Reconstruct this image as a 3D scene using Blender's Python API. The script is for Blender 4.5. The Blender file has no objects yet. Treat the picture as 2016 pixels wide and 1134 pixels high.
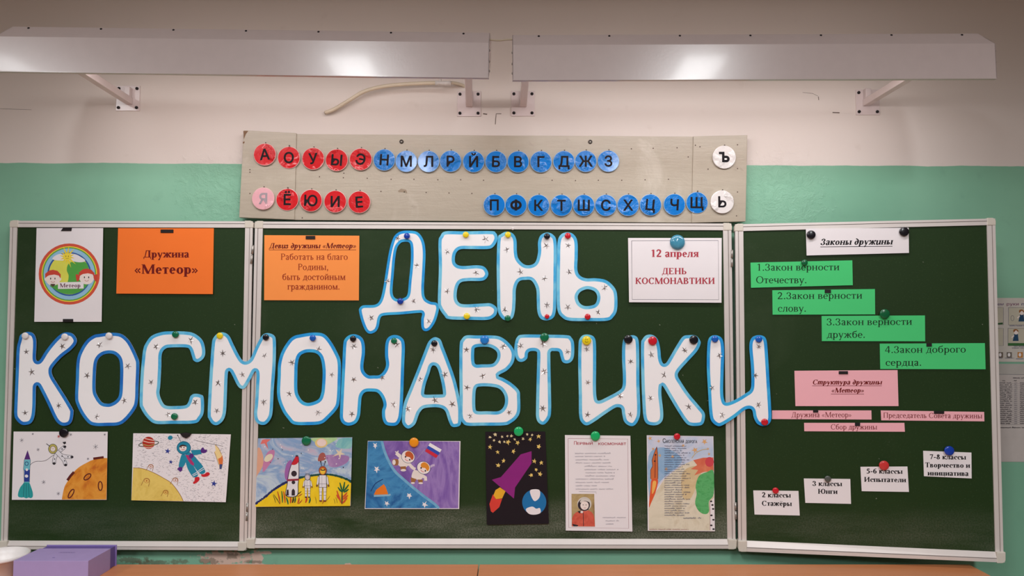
import bpy, bmesh, math, random
from mathutils import Vector, Matrix
from mathutils.geometry import tessellate_polygon
R = math.radians
random.seed(7)
scn = bpy.context.scene
COL = scn.collection

# ------------------------------------------------------------------ camera
FPX, CX, CY = 1490.0, 1008.0, 567.0
CAM = Vector((0, -2.40, 1.48)); PITCH = R(2.8)
cd = bpy.data.cameras.new('camera'); cam = bpy.data.objects.new('camera', cd); COL.objects.link(cam)
cam.location = CAM; cam.rotation_euler = (R(90) + PITCH, 0, 0)
cd.sensor_width = 36; cd.lens = 36 * FPX / 2016; cd.clip_start = .05
scn.camera = cam
# ------------------------------------------------------------------ view + world + room lights
scn.view_settings.view_transform = 'Standard'; scn.view_settings.look = 'None'
scn.view_settings.gamma = 1; scn.view_settings.use_curve_mapping = False
scn.view_settings.exposure = 0.0
wd = bpy.data.worlds.new('world'); scn.world = wd; wd.use_nodes = True
wd.node_tree.nodes['Background'].inputs[0].default_value = (1, .66, .52, 1)
wd.node_tree.nodes['Background'].inputs[1].default_value = .088
def area(name, loc, rot, sx, sy, energy, col):
    l = bpy.data.lights.new(name, 'AREA'); l.shape = 'RECTANGLE'; l.size = sx; l.size_y = sy
    l.energy = energy; l.color = col
    o = bpy.data.objects.new(name, l); o.location = loc; o.rotation_euler = rot; COL.objects.link(o); return o
# front row: the classroom's ceiling lamps; rear row: unseen fill added to soften shadows
for ly, lx, w in ((-3.35, -3.0, 46), (-3.35, -.95, 62), (-3.35, 1.12, 62), (-5.5, -3.0, 50), (-5.5, -.95, 60), (-5.5, 1.12, 60)):
    area('ceiling_and_fill_light', (lx, ly, 3.12), (0, 0, 0), .24, 1.2, w, (.965, .985, 1.0)).data.spread = R(164)
LAMP_W = 3.9                                                         # each board lamp's tube

# ------------------------------------------------------------------ helpers
def lin(c):
    return tuple((x/255/12.92 if x/255 <= .04045 else ((x/255+.055)/1.055)**2.4) for x in c)
MATS = {}
class NT:
    def __init__(s, name):
        s.m = bpy.data.materials.new(name); s.m.use_nodes = True; s.t = s.m.node_tree
        s.p = s.t.nodes['Principled BSDF']
    def n(s, typ, props=None, **ins):
        nd = s.t.nodes.new(typ)
        for k, v in (props or {}).items(): setattr(nd, k, v)
        for k, v in ins.items():
            key = int(k[1:]) if k[0] == 'i' and k[1:].isdigit() else k.replace('_', ' ')
            s.put(nd.inputs[key], v)
        return nd
    def put(s, sock, v):
        if hasattr(v, 'is_output'): s.t.links.new(v, sock)
        elif isinstance(v, (tuple, list)) and len(v) == 3 and sock.type == 'RGBA': sock.default_value = (*v, 1)
        else: sock.default_value = v
    def math(s, op, a, b=0., c=0., clamp=False):
        nd = s.n('ShaderNodeMath', {'operation': op, 'use_clamp': clamp}, i0=a, i1=b)
        if op in ('MULTIPLY_ADD',): s.put(nd.inputs[2], c)
        return nd.outputs[0]
    def mix(s, f, a, b):
        nd = s.n('ShaderNodeMix', {'data_type': 'RGBA'})
        s.put(nd.inputs[0], f); s.put(nd.inputs[6], a); s.put(nd.inputs[7], b); return nd.outputs[2]
    def ramp(s, f, a, b):
        return s.n('ShaderNodeMapRange', {'interpolation_type': 'SMOOTHSTEP'}, i0=f, i1=a, i2=b, i3=0., i4=1.).outputs[0]
    def noise(s, scale, detail=3, rough=.55, vec=None, dist=0.):
        if vec is None: vec = s.co()
        return s.n('ShaderNodeTexNoise', None, Vector=vec, Scale=scale, Detail=float(detail), Roughness=rough, Distortion=dist).outputs[0]
    def co(s):
        if not hasattr(s, '_co'): s._co = s.n('ShaderNodeTexCoord').outputs['Object']
        return s._co
    def scaled(s, v):
        return s.n('ShaderNodeMapping', None, Vector=s.co(), Scale=v).outputs[0]
    def xyz(s):
        if not hasattr(s, '_xyz'): s._xyz = s.n('ShaderNodeSeparateXYZ', None, i0=s.co()).outputs
        return s._xyz
    def bump(s, h, strength, dist=.002):
        nd = s.n('ShaderNodeBump', None, Height=h, Strength=strength, Distance=dist); s.put(s.p.inputs['Normal'], nd.outputs[0])
    def fin(s, col, rough=.5, spec=.5, metal=0., coat=0.):
        s.put(s.p.inputs['Base Color'], col); s.put(s.p.inputs['Roughness'], rough)
        s.put(s.p.inputs['Specular IOR Level'], spec); s.put(s.p.inputs['Metallic'], metal)
        s.put(s.p.inputs['Coat Weight'], coat); s.put(s.p.inputs['Coat Roughness'], .08)
        return s.m
def mat(rgb, rough=.6, spec=.3, metal=0., coat=0., var=.05, sc=30., bump=0., bs=60., name=None):
    """plain material with a little procedural colour variation"""
    key = (tuple(rgb), rough, spec, metal, coat, var, sc, bump, bs)
    if key in MATS: return MATS[key]
    t = NT(name or 'm_%02x%02x%02x' % tuple(rgb)); c = lin(rgb)
    if var:
        f = t.noise(sc); col = t.mix(f, tuple(max(0, x*(1-2*var)) for x in c), tuple(min(1, x*(1+2*var)) for x in c))
    else: col = c
    if bump: t.bump(t.noise(bs, 4), bump)
    MATS[key] = t.fin(col, rough, spec, metal, coat); return MATS[key]
def paint(name, cols, scale=30, stretch=(1, 1, 1), rough=.65, rot=0., dist=1.5, lo=.3, hi=.7):
    """brushed poster paint: noise streaks running through a list of colours"""
    key = ('paint', name)
    if key in MATS: return MATS[key]
    t = NT(name)
    vec = t.n('ShaderNodeMapping', None, Vector=t.co(), Rotation=(0, rot, 0), Scale=stretch).outputs[0]
    f = t.noise(scale, 5, .6, vec, dist)
    r = t.n('ShaderNodeValToRGB', None, i0=f); e = r.color_ramp.elements
    for i, c in enumerate(cols):
        p = lo + (hi-lo)*i/(len(cols)-1)
        el = e[i] if i < 2 else e.new(p)
        el.position = p; el.color = (*lin(c), 1)
    MATS[key] = t.fin(r.outputs[0], rough, .25); return MATS[key]

class Plane:
    """upright plane y = y0 + sl*(x-xr) + k*(z-zr); off moves it towards the room"""
    def __init__(s, y0, sl=0., xr=0., k=0., zr=0.):
        s.a = (y0, sl, xr, k, zr); s.n = Vector((sl, -1, k)).normalized(); s.yaw = math.atan(sl)
        s.p = Vector((xr, y0, zr))
    def lift(s, k, zr): y0, sl, xr, _, _ = s.a; return Plane(y0, sl, xr, k, zr) if sl == 0 or True else s
    def at(s, px, py, off=0.):
        d = Vector((0, math.cos(PITCH), math.sin(PITCH))) + Vector(((px-CX)/FPX, 0, 0)) \
            + Vector((0, -math.sin(PITCH), math.cos(PITCH))) * (-(py-CY)/FPX)
        q = s.p + s.n*off
        return CAM + d * ((q-CAM).dot(s.n) / d.dot(s.n))
YC = -.030
PC = Plane(YC); PL = Plane(YC-.003); PW = Plane(0.)
PR = Plane(-.048, -.156, .693)
PA = Plane(-.026)
PM = Plane(YC-.0085); PI = Plane(-.0385, -.185, PC.at(1395, 740).x)

def crv(pts, closed=True, n=6):
    P = [Vector(p) for p in pts]; N = len(P); out = []
    rng = range(N if closed else N-1)
    for i in rng:
        g = (lambda j: P[j % N]) if closed else (lambda j: P[min(max(j, 0), N-1)])
        p0, p1, p2, p3 = g(i-1), g(i), g(i+1), g(i+2)
        for k in range(n):
            t = k/n
            out.append(.5*((2*p1) + (p2-p0)*t + (2*p0-5*p1+4*p2-p3)*t*t + (3*p1-p0-3*p2+p3)*t**3))
    if not closed: out.append(P[-1])
    return [tuple(v) for v in out]
def area2(pts): return sum(pts[i-1][0]*pts[i][1]-pts[i][0]*pts[i-1][1] for i in range(len(pts)))/2
def offset(pts, d):
    """move a closed 2D loop to its inside (d>0)"""
    s = 1 if area2(pts) > 0 else -1; N = len(pts); out = []
    for i in range(N):
        a, b = Vector(pts[i-1]), Vector(pts[(i+1) % N]); t = (b-a)
        if t.length < 1e-9: continue
        t.normalize(); out.append((pts[i][0]-s*t.y*d, pts[i][1]+s*t.x*d))
    return out
def ellipse(cx, cy, rx, ry=None, rot=0., n=40, a0=0., a1=360.):
    ry = rx if ry is None else ry; c, s = math.cos(R(rot)), math.sin(R(rot)); full = abs(a1-a0) >= 360
    m = n if full else n+1; o = []
    for i in range(m):
        a = R(a0+(a1-a0)*i/n); x, y = rx*math.cos(a), ry*math.sin(a); o.append((cx+x*c-y*s, cy+x*s+y*c))
    return o
def starpts(cx, cy, r, ri, n=5, rot=-90., jit=0.):
    o = []
    for i in range(2*n):
        a = R(rot+180*i/n); q = (r if i % 2 == 0 else ri)*(1+random.uniform(-jit, jit)); o.append((cx+q*math.cos(a), cy+q*math.sin(a)))
    return o
def ribbon(pts, w):
    """2D polyline -> quads of width w (number or list)"""
    N = len(pts); ws = w if isinstance(w, (list, tuple)) else [w]*N
    if len(ws) != N: ws = [ws[0]+(0 if len(ws) == 1 else 0) if len(ws) == 1 else _lerp(ws, i/(N-1)) for i in range(N)]
    L, Q = [], []
    for i in range(N):
        a, b = pts[max(i-1, 0)], pts[min(i+1, N-1)]; tx, ty = b[0]-a[0], b[1]-a[1]; l = math.hypot(tx, ty) or 1
        nx, ny = -ty/l*ws[i]/2, tx/l*ws[i]/2
        L.append((pts[i][0]+nx, pts[i][1]+ny)); Q.append((pts[i][0]-nx, pts[i][1]-ny))
    return [(L[i], L[i+1], Q[i+1], Q[i]) for i in range(N-1)]
def _lerp(ws, t):
    x = t*(len(ws)-1); i = min(int(x), len(ws)-2); return ws[i]+(ws[i+1]-ws[i])*(x-i)

class MB:
    """collects faces in world space, builds ONE mesh object"""
    def __init__(s): s.v = []; s.f = []; s.fm = []; s.mats = []; s.sm = []
    def mi(s, m):
        if m not in s.mats: s.mats.append(m)
        return s.mats.index(m)
    def face(s, pts, m, smooth=False):
        b = len(s.v); s.v += [Vector(p) for p in pts]; s.f.append(tuple(range(b, b+len(pts)))); s.fm.append(s.mi(m)); s.sm.append(smooth)
    def mesh(s, verts, faces, m, smooth=False):
        b = len(s.v); s.v += [Vector(p) for p in verts]; k = s.mi(m)
        for f in faces: s.f.append(tuple(b+i for i in f)); s.fm.append(k); s.sm.append(smooth)
    def hexa(s, c, m):
        """8 corners: 0-3 one end loop, 4-7 the other"""
        s.mesh(c, [(3, 2, 1, 0), (4, 5, 6, 7), (0, 1, 5, 4), (1, 2, 6, 5), (2, 3, 7, 6), (3, 0, 4, 7)], m)
    def box(s, x0, x1, y0, y1, z0, z1, m):
        s.hexa([(x0, y0, z0), (x1, y0, z0), (x1, y0, z1), (x0, y0, z1), (x0, y1, z0), (x1, y1, z0), (x1, y1, z1), (x0, y1, z1)], m)
    def lathe(s, prof, m, at, ax, n=28, smooth=True):
        """prof: (radius, height along ax); closed by zero radii"""
        ax = Vector(ax).normalized(); u = ax.orthogonal().normalized(); w = ax.cross(u); at = Vector(at); V = []; F = []
        for r, h in prof:
            for i in range(n):
                a = 2*math.pi*i/n; V.append(at+ax*h+(u*math.cos(a)+w*math.sin(a))*max(r, 1e-6))
        for j in range(len(prof)-1):
            for i in range(n): F.append((j*n+i, j*n+(i+1) % n, (j+1)*n+(i+1) % n, (j+1)*n+i))
        s.mesh(V, F, m, smooth)
    def tube(s, pts, r, m, n=10, cap=True, smooth=True):
        pts = [Vector(p) for p in pts]; V = []; F = []; N = len(pts); up = None
        for i, p in enumerate(pts):
            t = (pts[min(i+1, N-1)]-pts[max(i-1, 0)]).normalized()
            if up is None: up = t.orthogonal().normalized()
            up = (up-t*up.dot(t)).normalized(); w = t.cross(up)
            rr = r[i] if isinstance(r, list) else r
            for k in range(n):
                a = 2*math.pi*k/n; V.append(p+(up*math.cos(a)+w*math.sin(a))*rr)
        for j in range(N-1):
            for k in range(n): F.append((j*n+k, j*n+(k+1) % n, (j+1)*n+(k+1) % n, (j+1)*n+k))
        if cap: F += [tuple(range(n))[::-1], tuple(range((N-1)*n, N*n))]
        s.mesh(V, F, m, smooth)
    def build(s, name, parent=None, origin=None, yaw=0., bevel=0., seg=2):
        me = bpy.data.meshes.new(name); o = bpy.data.objects.new(name, me); COL.objects.link(o)
        if parent is not None:
            M0 = WM[parent.name]; org = Vector(origin) if origin is not None else M0.translation
            MW = Matrix.Translation(org) @ Matrix.Rotation(parent_yaw(parent), 4, 'Z')
            o.parent = parent; o.matrix_basis = M0.inverted() @ MW
        else:
            MW = Matrix.Translation(Vector(origin if origin is not None else (0, 0, 0))) @ Matrix.Rotation(yaw, 4, 'Z')
            o.matrix_basis = MW
        WM[o.name] = MW
        I = MW.inverted()
        me.from_pydata([I @ v for v in s.v], [], s.f)
        for m in s.mats: me.materials.append(m)
        for i, p in enumerate(me.polygons): p.material_index = s.fm[i]; p.use_smooth = s.sm[i]
        bm = bmesh.new(); bm.from_mesh(me); bmesh.ops.remove_doubles(bm, verts=bm.verts, dist=2e-6) if s.sm and any(s.sm) else None
        if bevel: bmesh.ops.remove_doubles(bm, verts=bm.verts, dist=1e-6); bmesh.ops.recalc_face_normals(bm, faces=bm.faces)
        bm.to_mesh(me); bm.free()
        if bevel:
            b = o.modifiers.new('bevel', 'BEVEL'); b.width = bevel; b.segments = seg; b.limit_method = 'ANGLE'
        return o
WM = {}
def parent_yaw(p): return WM[p.name].to_euler().z
def empty(name, loc, yaw=0.):
    o = bpy.data.objects.new(name, None); COL.objects.link(o); o.empty_display_size = .05
    WM[o.name] = Matrix.Translation(Vector(loc)) @ Matrix.Rotation(yaw, 4, 'Z'); o.matrix_basis = WM[o.name]; return o
def tag(o, label, cat, group=None):
    o['label'] = label; o['category'] = cat
    if group: o['group'] = group
    return o
def struct(o): o['kind'] = 'structure'; return o

# ------------------------------------------------------------------ a small roman type with thick and thin strokes
XH, CH = .455, .662
class Glyph:
    def __init__(s, bold):
        s.q = []; s.T = .158 if bold else .096; s.t = .060 if bold else .042; s.h = .034 if bold else .026; s.e = .055 if bold else .058
    def rect(s, x0, y0, x1, y1): s.q.append([(x0, y0), (x1, y0), (x1, y1), (x0, y1)])
    def sf(s, x, y, w, top=False): s.rect(x-w/2, y-(s.h if top else 0), x+w/2, y+(0 if top else s.h))
    def st(s, x, y0, y1, b=3, u=3):
        T, e, h = s.T/2, s.e, s.h; s.rect(x-T, y0, x+T, y1)
        if b: s.rect(x-T-(e if b & 1 else 0), y0, x+T+(e if b & 2 else 0), y0+h)
        if u: s.rect(x-T-(e if u & 1 else 0), y1-h, x+T+(e if u & 2 else 0), y1)
    def hb(s, x0, x1, y): s.rect(x0, y-s.t/2, x1, y+s.t/2)
    def ln(s, x0, y0, x1, y1, w): s.q.append([(x0-w/2, y0), (x0+w/2, y0), (x1+w/2, y1), (x1-w/2, y1)])
    def ov(s, cx, cy, rx, ry, a0=0, a1=360):
        n = max(6, int(abs(a1-a0)/11)); o = []; i_ = []
        for k in range(n+1):
            a = R(a0+(a1-a0)*k/n); c, d = math.cos(a), math.sin(a)
            o.append((cx+rx*c, cy+ry*d)); i_.append((cx+(rx-s.T)*c, cy+(ry-s.t)*d))
        for k in range(n): s.q.append([o[k], o[k+1], i_[k+1], i_[k]])
    def cv(s, pts, ws): s.q += [list(f) for f in ribbon(crv(pts, False, 5), list(ws))]
    def dot(s, x, y, r=None): s.q.append(ellipse(x, y, r or s.T*.55, n=12))
def G(ch, bold, ital):
    g = Glyph(bold); T, t, h = g.T, g.t, g.h; X, C = XH, CH; st, hb, ln, ov, cv, sf, dot, rect = g.st, g.hb, g.ln, g.ov, g.cv, g.sf, g.dot, g.rect
    a = .5
    if ital and ch in 'ит' or ital and ch == 'й':
        if ch == 'т':
            for x in (.1, .34): st(x, 0, X-.03 if x > .2 else X, 0, 1 if x < .2 else 0)
            st(.58, 0, X-.03, 2, 0)
            for x in (.1, .34): cv([(x, .25), (x+.09, .41), (x+.17, .435), (x+.24, .36)], [t, t*1.5, t*2, T])
            a = .7
        else:
            st(.11, .06, X, 0, 1); st(.4, 0, X, 2, 1); cv([(.11, .1), (.15, .02), (.24, .03), (.39, .22)], [T, t*1.8, t*1.4, t]); a = .52
    elif ital and ch == 'д':
        ov(.23, .21, .2, .22); cv([(.385, .2), (.37, .42), (.26, .56), (.1, .64)], [T, T*.9, t*1.8, t*1.6]); a = .48
    elif ch == 'о': ov(.25, .225, .22, .235)
    elif ch == 'с': ov(.24, .225, .21, .235, 48, 312); dot(.375, .35); a = .44
    elif ch in 'её':
        ov(.23, .225, .2, .235, 0, 318); hb(.05, .42, .245); a = .45
        if ch == 'ё': dot(.15, .59, .05); dot(.32, .59, .05)
    elif ch == 'а':
        st(.31, 0, .34, 2, 0); cv([(.07, .35), (.11, .42), (.2, .44), (.29, .41), (.31, .32)], [T*.9, t*1.6, t*1.3, t*2.2, T])
        cv([(.31, .27), (.17, .22), (.09, .13), (.13, .03), (.22, .03), (.31, .11)], [t, t*1.3, T, T*.7, t*1.3, t]); a = .44
    elif ch == 'б': ov(.25, .22, .21, .23); cv([(.09, .22), (.08, .42), (.14, .55), (.26, .6), (.37, .62), (.41, .69)], [T, T*.9, t*1.8, t*1.6, T*.8, t])
    elif ch == 'в':
        st(.11, 0, X, 1, 1); hb(.11, .25, X-t/2); hb(.11, .25, .235); hb(.11, .26, t/2); ov(.24, .345, .15, .115, -90, 90); ov(.25, .122, .175, .128, -90, 90); a = .46
    elif ch == 'г': st(.12, 0, X, 3, 1); hb(.12, .37, X-t/2); g.q.append([(.37, X), (.37, .31), (.35, .31), (.31, X-t)]); a = .4
    elif ch == 'д':
        st(.385, .02, X, 0, 2); ln(.13, .02, .23, X, t*1.4); hb(.18, .43, X-t/2); rect(.02, 0, .49, t); rect(.02, -.13, .02+t, t); rect(.49-t, -.13, .49, t); a = .51
    elif ch == 'ж':
        st(.36, 0, X, 3, 3)
        for s_ in (-1, 1):
            ln(.36+s_*.02, .22, .36+s_*.24, .43, t*1.8); dot(.36+s_*.26, .4); ln(.36+s_*.1, .27, .36+s_*.27, 0, T*.95); sf(.36+s_*.28, 0, .16)
        a = .72
    elif ch == 'з': ov(.17, .34, .16, .122, -95, 140); ov(.17, .118, .19, .128, -140, 95); dot(.07, .36, T*.5); dot(.06, .09, T*.5); a = .4
    elif ch in 'ий':
        st(.12, 0, X); st(.42, 0, X); ln(.13, .07, .41, .39, t*1.5); a = .54
        if ch == 'й': cv([(.17, .64), (.21, .55), (.27, .53), (.33, .55), (.37, .64)], [T*.7, t*1.5, t*1.5, t*1.5, T*.7])
    elif ch == 'к': st(.12, 0, X); ln(.15, .22, .36, .43, t*1.8); dot(.39, .4); ln(.22, .26, .41, 0, T); sf(.43, 0, .17); a = .49
    elif ch == 'л': cv([(.02, .06), (.08, .025), (.13, .12), (.17, .44)], [T*.8, t*1.8, t*1.4, t*1.4]); st(.38, 0, X, 3, 2); hb(.12, .38, X-t/2); a = .5
    elif ch == 'м': ln(.1, 0, .11, X, t*1.4); sf(.1, 0, .15); sf(.1, X, .12, True); ln(.12, X, .31, 0, T); ln(.31, .02, .5, X, t*1.4); st(.52, 0, X, 3, 2); a = .64
    elif ch == 'н': st(.12, 0, X); st(.42, 0, X); hb(.12, .42, .235); a = .54
    elif ch == 'п': st(.12, 0, X); st(.42, 0, X); hb(.12, .42, X-t/2); a = .54
    elif ch == 'р': st(.12, -.21, X, 3, 1); ov(.27, .225, .2, .235); a = .5
    elif ch == 'т':
        st(.22, 0, X, 3, 0); hb(.03, .41, X-t/2)
        g.q.append([(.03, X), (.03, .31), (.05, .31), (.09, X-t)]); g.q.append([(.41, X), (.41, .31), (.39, .31), (.35, X-t)]); a = .44
    elif ch == 'у': ln(.09, X, .25, .03, T); ln(.42, X, .2, -.14, t*1.5); cv([(.21, -.12), (.16, -.19), (.1, -.17)], [t*1.5, t*2, T*.8]); sf(.1, X, .2, True); sf(.42, X, .14, True); a = .49
    elif ch == 'ц': st(.12, 0, X, 1, 3); st(.41, 0, X, 0, 3); hb(.12, .5, t/2); rect(.5-t, -.13, .5, t); a = .54
    elif ch == 'ч': st(.39, 0, X); st(.11, .27, X, 0, 3); cv([(.11, .29), (.14, .2), (.22, .175), (.37, .22)], [T, t*2.2, t*1.6, t]); a = .5
    elif ch in 'ыь':
        st(.12, 0, X, 1, 3); ov(.2, .125, .18, .13, -90, 90); hb(.12, .2, .255-t/2); hb(.12, .2, t/2 - .003); a = .44
        if ch == 'ы': st(.53, 0, X); a = .65
    elif ch == 'я': st(.37, 0, X, 3, 2); ov(.22, .335, .18, .122, 90, 270); hb(.22, .37, X-t/2); hb(.22, .37, .215); ln(.23, .22, .09, 0, T*.85); sf(.08, 0, .15); a = .48
    elif ch == 'Д': st(.52, .02, C, 0, 2); ln(.14, .02, .28, C, t*1.4); hb(.22, .6, C-t/2); rect(.02, 0, .66, t); rect(.02, -.14, .02+t, t); rect(.66-t, -.14, .66, t); a = .69
    elif ch == 'М': ln(.12, 0, .12, C, t*1.3); sf(.12, 0, .19); sf(.1, C, .16, True); ln(.14, C, .45, 0, T*1.15); ln(.44, .03, .74, C, t*1.4); st(.76, 0, C, 3, 2); a = .9
    elif ch == 'Р': st(.15, 0, C, 3, 1); ov(.3, .49, .24, .172, -90, 90); hb(.15, .3, C-t/2); hb(.15, .3, .318+t/2); a = .57
    elif ch == 'О': ov(.36, .33, .33, .345); a = .72
    elif ch == 'З' or ch == '3': ov(.22, .49, .2, .175, -95, 145); ov(.22, .165, .23, .178, -145, 95); dot(.09, .53, T*.5); dot(.07, .12, T*.5); a = .5
    elif ch == 'С': ov(.36, .33, .33, .345, 40, 320); rect(.59-t, .46, .59, C); a = .67
    elif ch == 'П': st(.15, 0, C); st(.58, 0, C); hb(.15, .58, C-t/2); a = .73
    elif ch == 'Т': st(.31, 0, C, 3, 0); hb(.03, .59, C-t/2); g.q += [[(.03, C), (.03, .48), (.05, .48), (.1, C-t)], [(.59, C), (.59, .48), (.57, .48), (.52, C-t)]]; a = .62
    elif ch == 'И': st(.15, 0, C); st(.58, 0, C); ln(.17, .08, .56, .58, t*1.5); a = .73
    elif ch == 'Ю': st(.15, 0, C); hb(.15, .42, .33); ov(.67, .33, .29, .345); a = .99
    elif ch == 'В': st(.15, 0, C, 1, 1); ov(.3, .505, .22, .16, -90, 90); ov(.32, .178, .25, .18, -90, 90); hb(.15, .3, C-t/2); hb(.15, .32, .35); hb(.15, .32, t/2); a = .63
    elif ch == 'Е': st(.15, 0, C, 1, 1); hb(.15, .53, C-t/2); hb(.15, .4, .34); hb(.15, .54, t/2); rect(.53-t, .52, .53, C); rect(.4-t, .27, .4, .41); rect(.55-t, 0, .55, .15); a = .61
    elif ch == 'Н': st(.15, 0, C); st(.58, 0, C); hb(.15, .58, .34); a = .73
    elif ch == 'Ь': st(.15, 0, C, 1, 3); ov(.3, .178, .25, .18, -90, 90); hb(.15, .3, .356-t/2); hb(.15, .3, t/2); a = .58
    elif ch == 'К': st(.15, 0, C); ln(.2, .31, .5, .62, t*2); dot(.53, .59); ln(.29, .38, .57, 0, T); sf(.58, 0, .2); a = .68
    elif ch == 'А': ln(.08, 0, .33, C, t*1.5); ln(.34, C, .6, 0, T); hb(.17, .5, .21); sf(.08, 0, .18); sf(.6, 0, .22); a = .7
    elif ch == '1': st(.26, 0, C, 3, 0); ln(.12, .55, .24, .65, t*2)
    elif ch == '2': cv([(.06, .5), (.12, .62), (.24, .63), (.35, .55), (.33, .4), (.18, .2), (.05, .04)], [t*2, t*1.6, t*2, T, T*.9, t*2, t*1.5]); rect(.04, 0, .4, T*.75); rect(.4, 0, .43, .13)
    elif ch == '4': ln(.04, .2, .3, C, t*1.5); rect(.03, .16, .46, .16+t*1.4); rect(.33-T/2, 0, .33+T/2, C)
    elif ch == '5': cv([(.05, .05), (.18, .02), (.34, .1), (.38, .24), (.26, .37), (.1, .41)], [T*.7, t*1.5, T*.9, T, T*.7, t*1.8]); ln(.1, .4, .16, .64, t*1.6); rect(.14, .64-T*.7, .42, .66)
    elif ch == '6': ov(.25, .21, .21, .22); cv([(.09, .21), (.11, .42), (.24, .58), (.43, .66)], [T, T*.9, T*.6, t*1.2])
    elif ch == '7': rect(.04, C-T*.7, .44, C); rect(.04, .52, .04+t, C); ln(.19, 0, .4, .62, T*.7)
    elif ch == '8': ov(.25, .5, .17, .168); ov(.25, .175, .21, .188)
    elif ch == '.': dot(.12, .05, T*.62 if not bold else T*.5); a = .25
    elif ch == ',': dot(.12, .05); cv([(.15, .05), (.14, -.06), (.06, -.13)], [T*.7, t*1.5, t]); a = .25
    elif ch == '-': rect(.04, .19, .29, .19+T*.7); a = .33
    elif ch in '«»':
        for x in (.05, .22):
            p = [(x+.17, .37), (x+.02, .22), (x+.17, .07)] if ch == '«' else [(x, .37), (x+.15, .22), (x, .07)]
            g.q += [list(f) for f in ribbon(p, t*1.5)]
        a = .46
    else: a = .25
    return g.q, a
_gc = {}
def serif(text, bold=False, ital=False):
    """-> list of polygons (em units, y up), total advance"""
    x = 0; out = []
    for ch in text:
        k = (ch, bold, ital)
        if k not in _gc: _gc[k] = G(ch, bold, ital)
        q, a = _gc[k]; w = 1.06 if bold else 1.0
        out += [[(x+px*w+(py*.22 if ital else 0), py) for px, py in f] for f in q]
        x += a*w
    return out, x
_tc = {}
def sans(text, weight=0.):
    """block letters from the built-in interface font -> verts, faces (em units)"""
    k = (text, weight)
    if text in ('Ъ', 'Ф') and k not in _tc:                           # drawn here: their outlines overlap in the font
        q = []; w = .062+weight
        def ring(cx, cy, rx, ry, a0, a1):
            A, B = ellipse(cx, cy, rx+w, ry+w, 0, 28, a0, a1), ellipse(cx, cy, rx-w, ry-w, 0, 28, a0, a1); n = len(A); cl = a1-a0 >= 360
            q.extend([A[i], A[(i+1) % n], B[(i+1) % n], B[i]] for i in range(n if cl else n-1))
        box = lambda x0, y0, x1, y1: q.append([(x0, y0), (x1, y0), (x1, y1), (x0, y1)])
        if text == 'Ъ': box(.24, 0, .24+2*w, .727); box(.03, .727-2*w, .25, .727); box(.3, .46-2*w, .54, .46); box(.3, 0, .54, 2*w); ring(.53, .23, .23-w, .23-w, -90, 90)
        else: box(.415-w, -.02, .415+w, .75); ring(.415, .365, .31, .25, 0, 360)
        _tc[k] = ([p for f in q for p in f], [tuple(range(4*i, 4*i+4)) for i in range(len(q))])
    if k not in _tc:
        cu = bpy.data.curves.new('txt', 'FONT'); cu.body = text; cu.size = 1; cu.fill_mode = 'FRONT'; cu.resolution_u = 4
        o = bpy.data.objects.new('txt', cu); COL.objects.link(o); dg = bpy.context.evaluated_depsgraph_get()
        me = bpy.data.meshes.new_from_object(o.evaluated_get(dg))
        V = [(v.co.x, v.co.y) for v in me.vertices]; F = [tuple(p.vertices) for p in me.polygons]
        cnt = {}
        for f in F:
            for i in range(len(f)): e = (f[i-1], f[i]); k_ = tuple(sorted(e)); cnt.setdefault(k_, []).append(e)
        if weight:                                                    # thicken: a strip along every outline edge
            for l in list(cnt.values()):
                if len(l) == 1:
                    (ax, ay), (bx_, by_) = V[l[0][0]], V[l[0][1]]; dx, dy = bx_-ax, by_-ay; n_ = math.hypot(dx, dy)
                    if n_ < 1e-6: continue
                    dx, dy = dx/n_*weight*.5, dy/n_*weight*.5; b_ = len(V); w_ = 1.
                    V += [(ax-dx-dy*w_*2, ay-dy+dx*w_*2), (ax-dx+dy*w_*2, ay-dy-dx*w_*2), (bx_+dx+dy*w_*2, by_+dy-dx*w_*2), (bx_+dx-dy*w_*2, by_+dy+dx*w_*2)]; F.append((b_, b_+1, b_+2, b_+3))
        bpy.data.objects.remove(o); bpy.data.curves.remove(cu); bpy.data.meshes.remove(me); _tc[k] = (V, F)
    return _tc[k]

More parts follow.
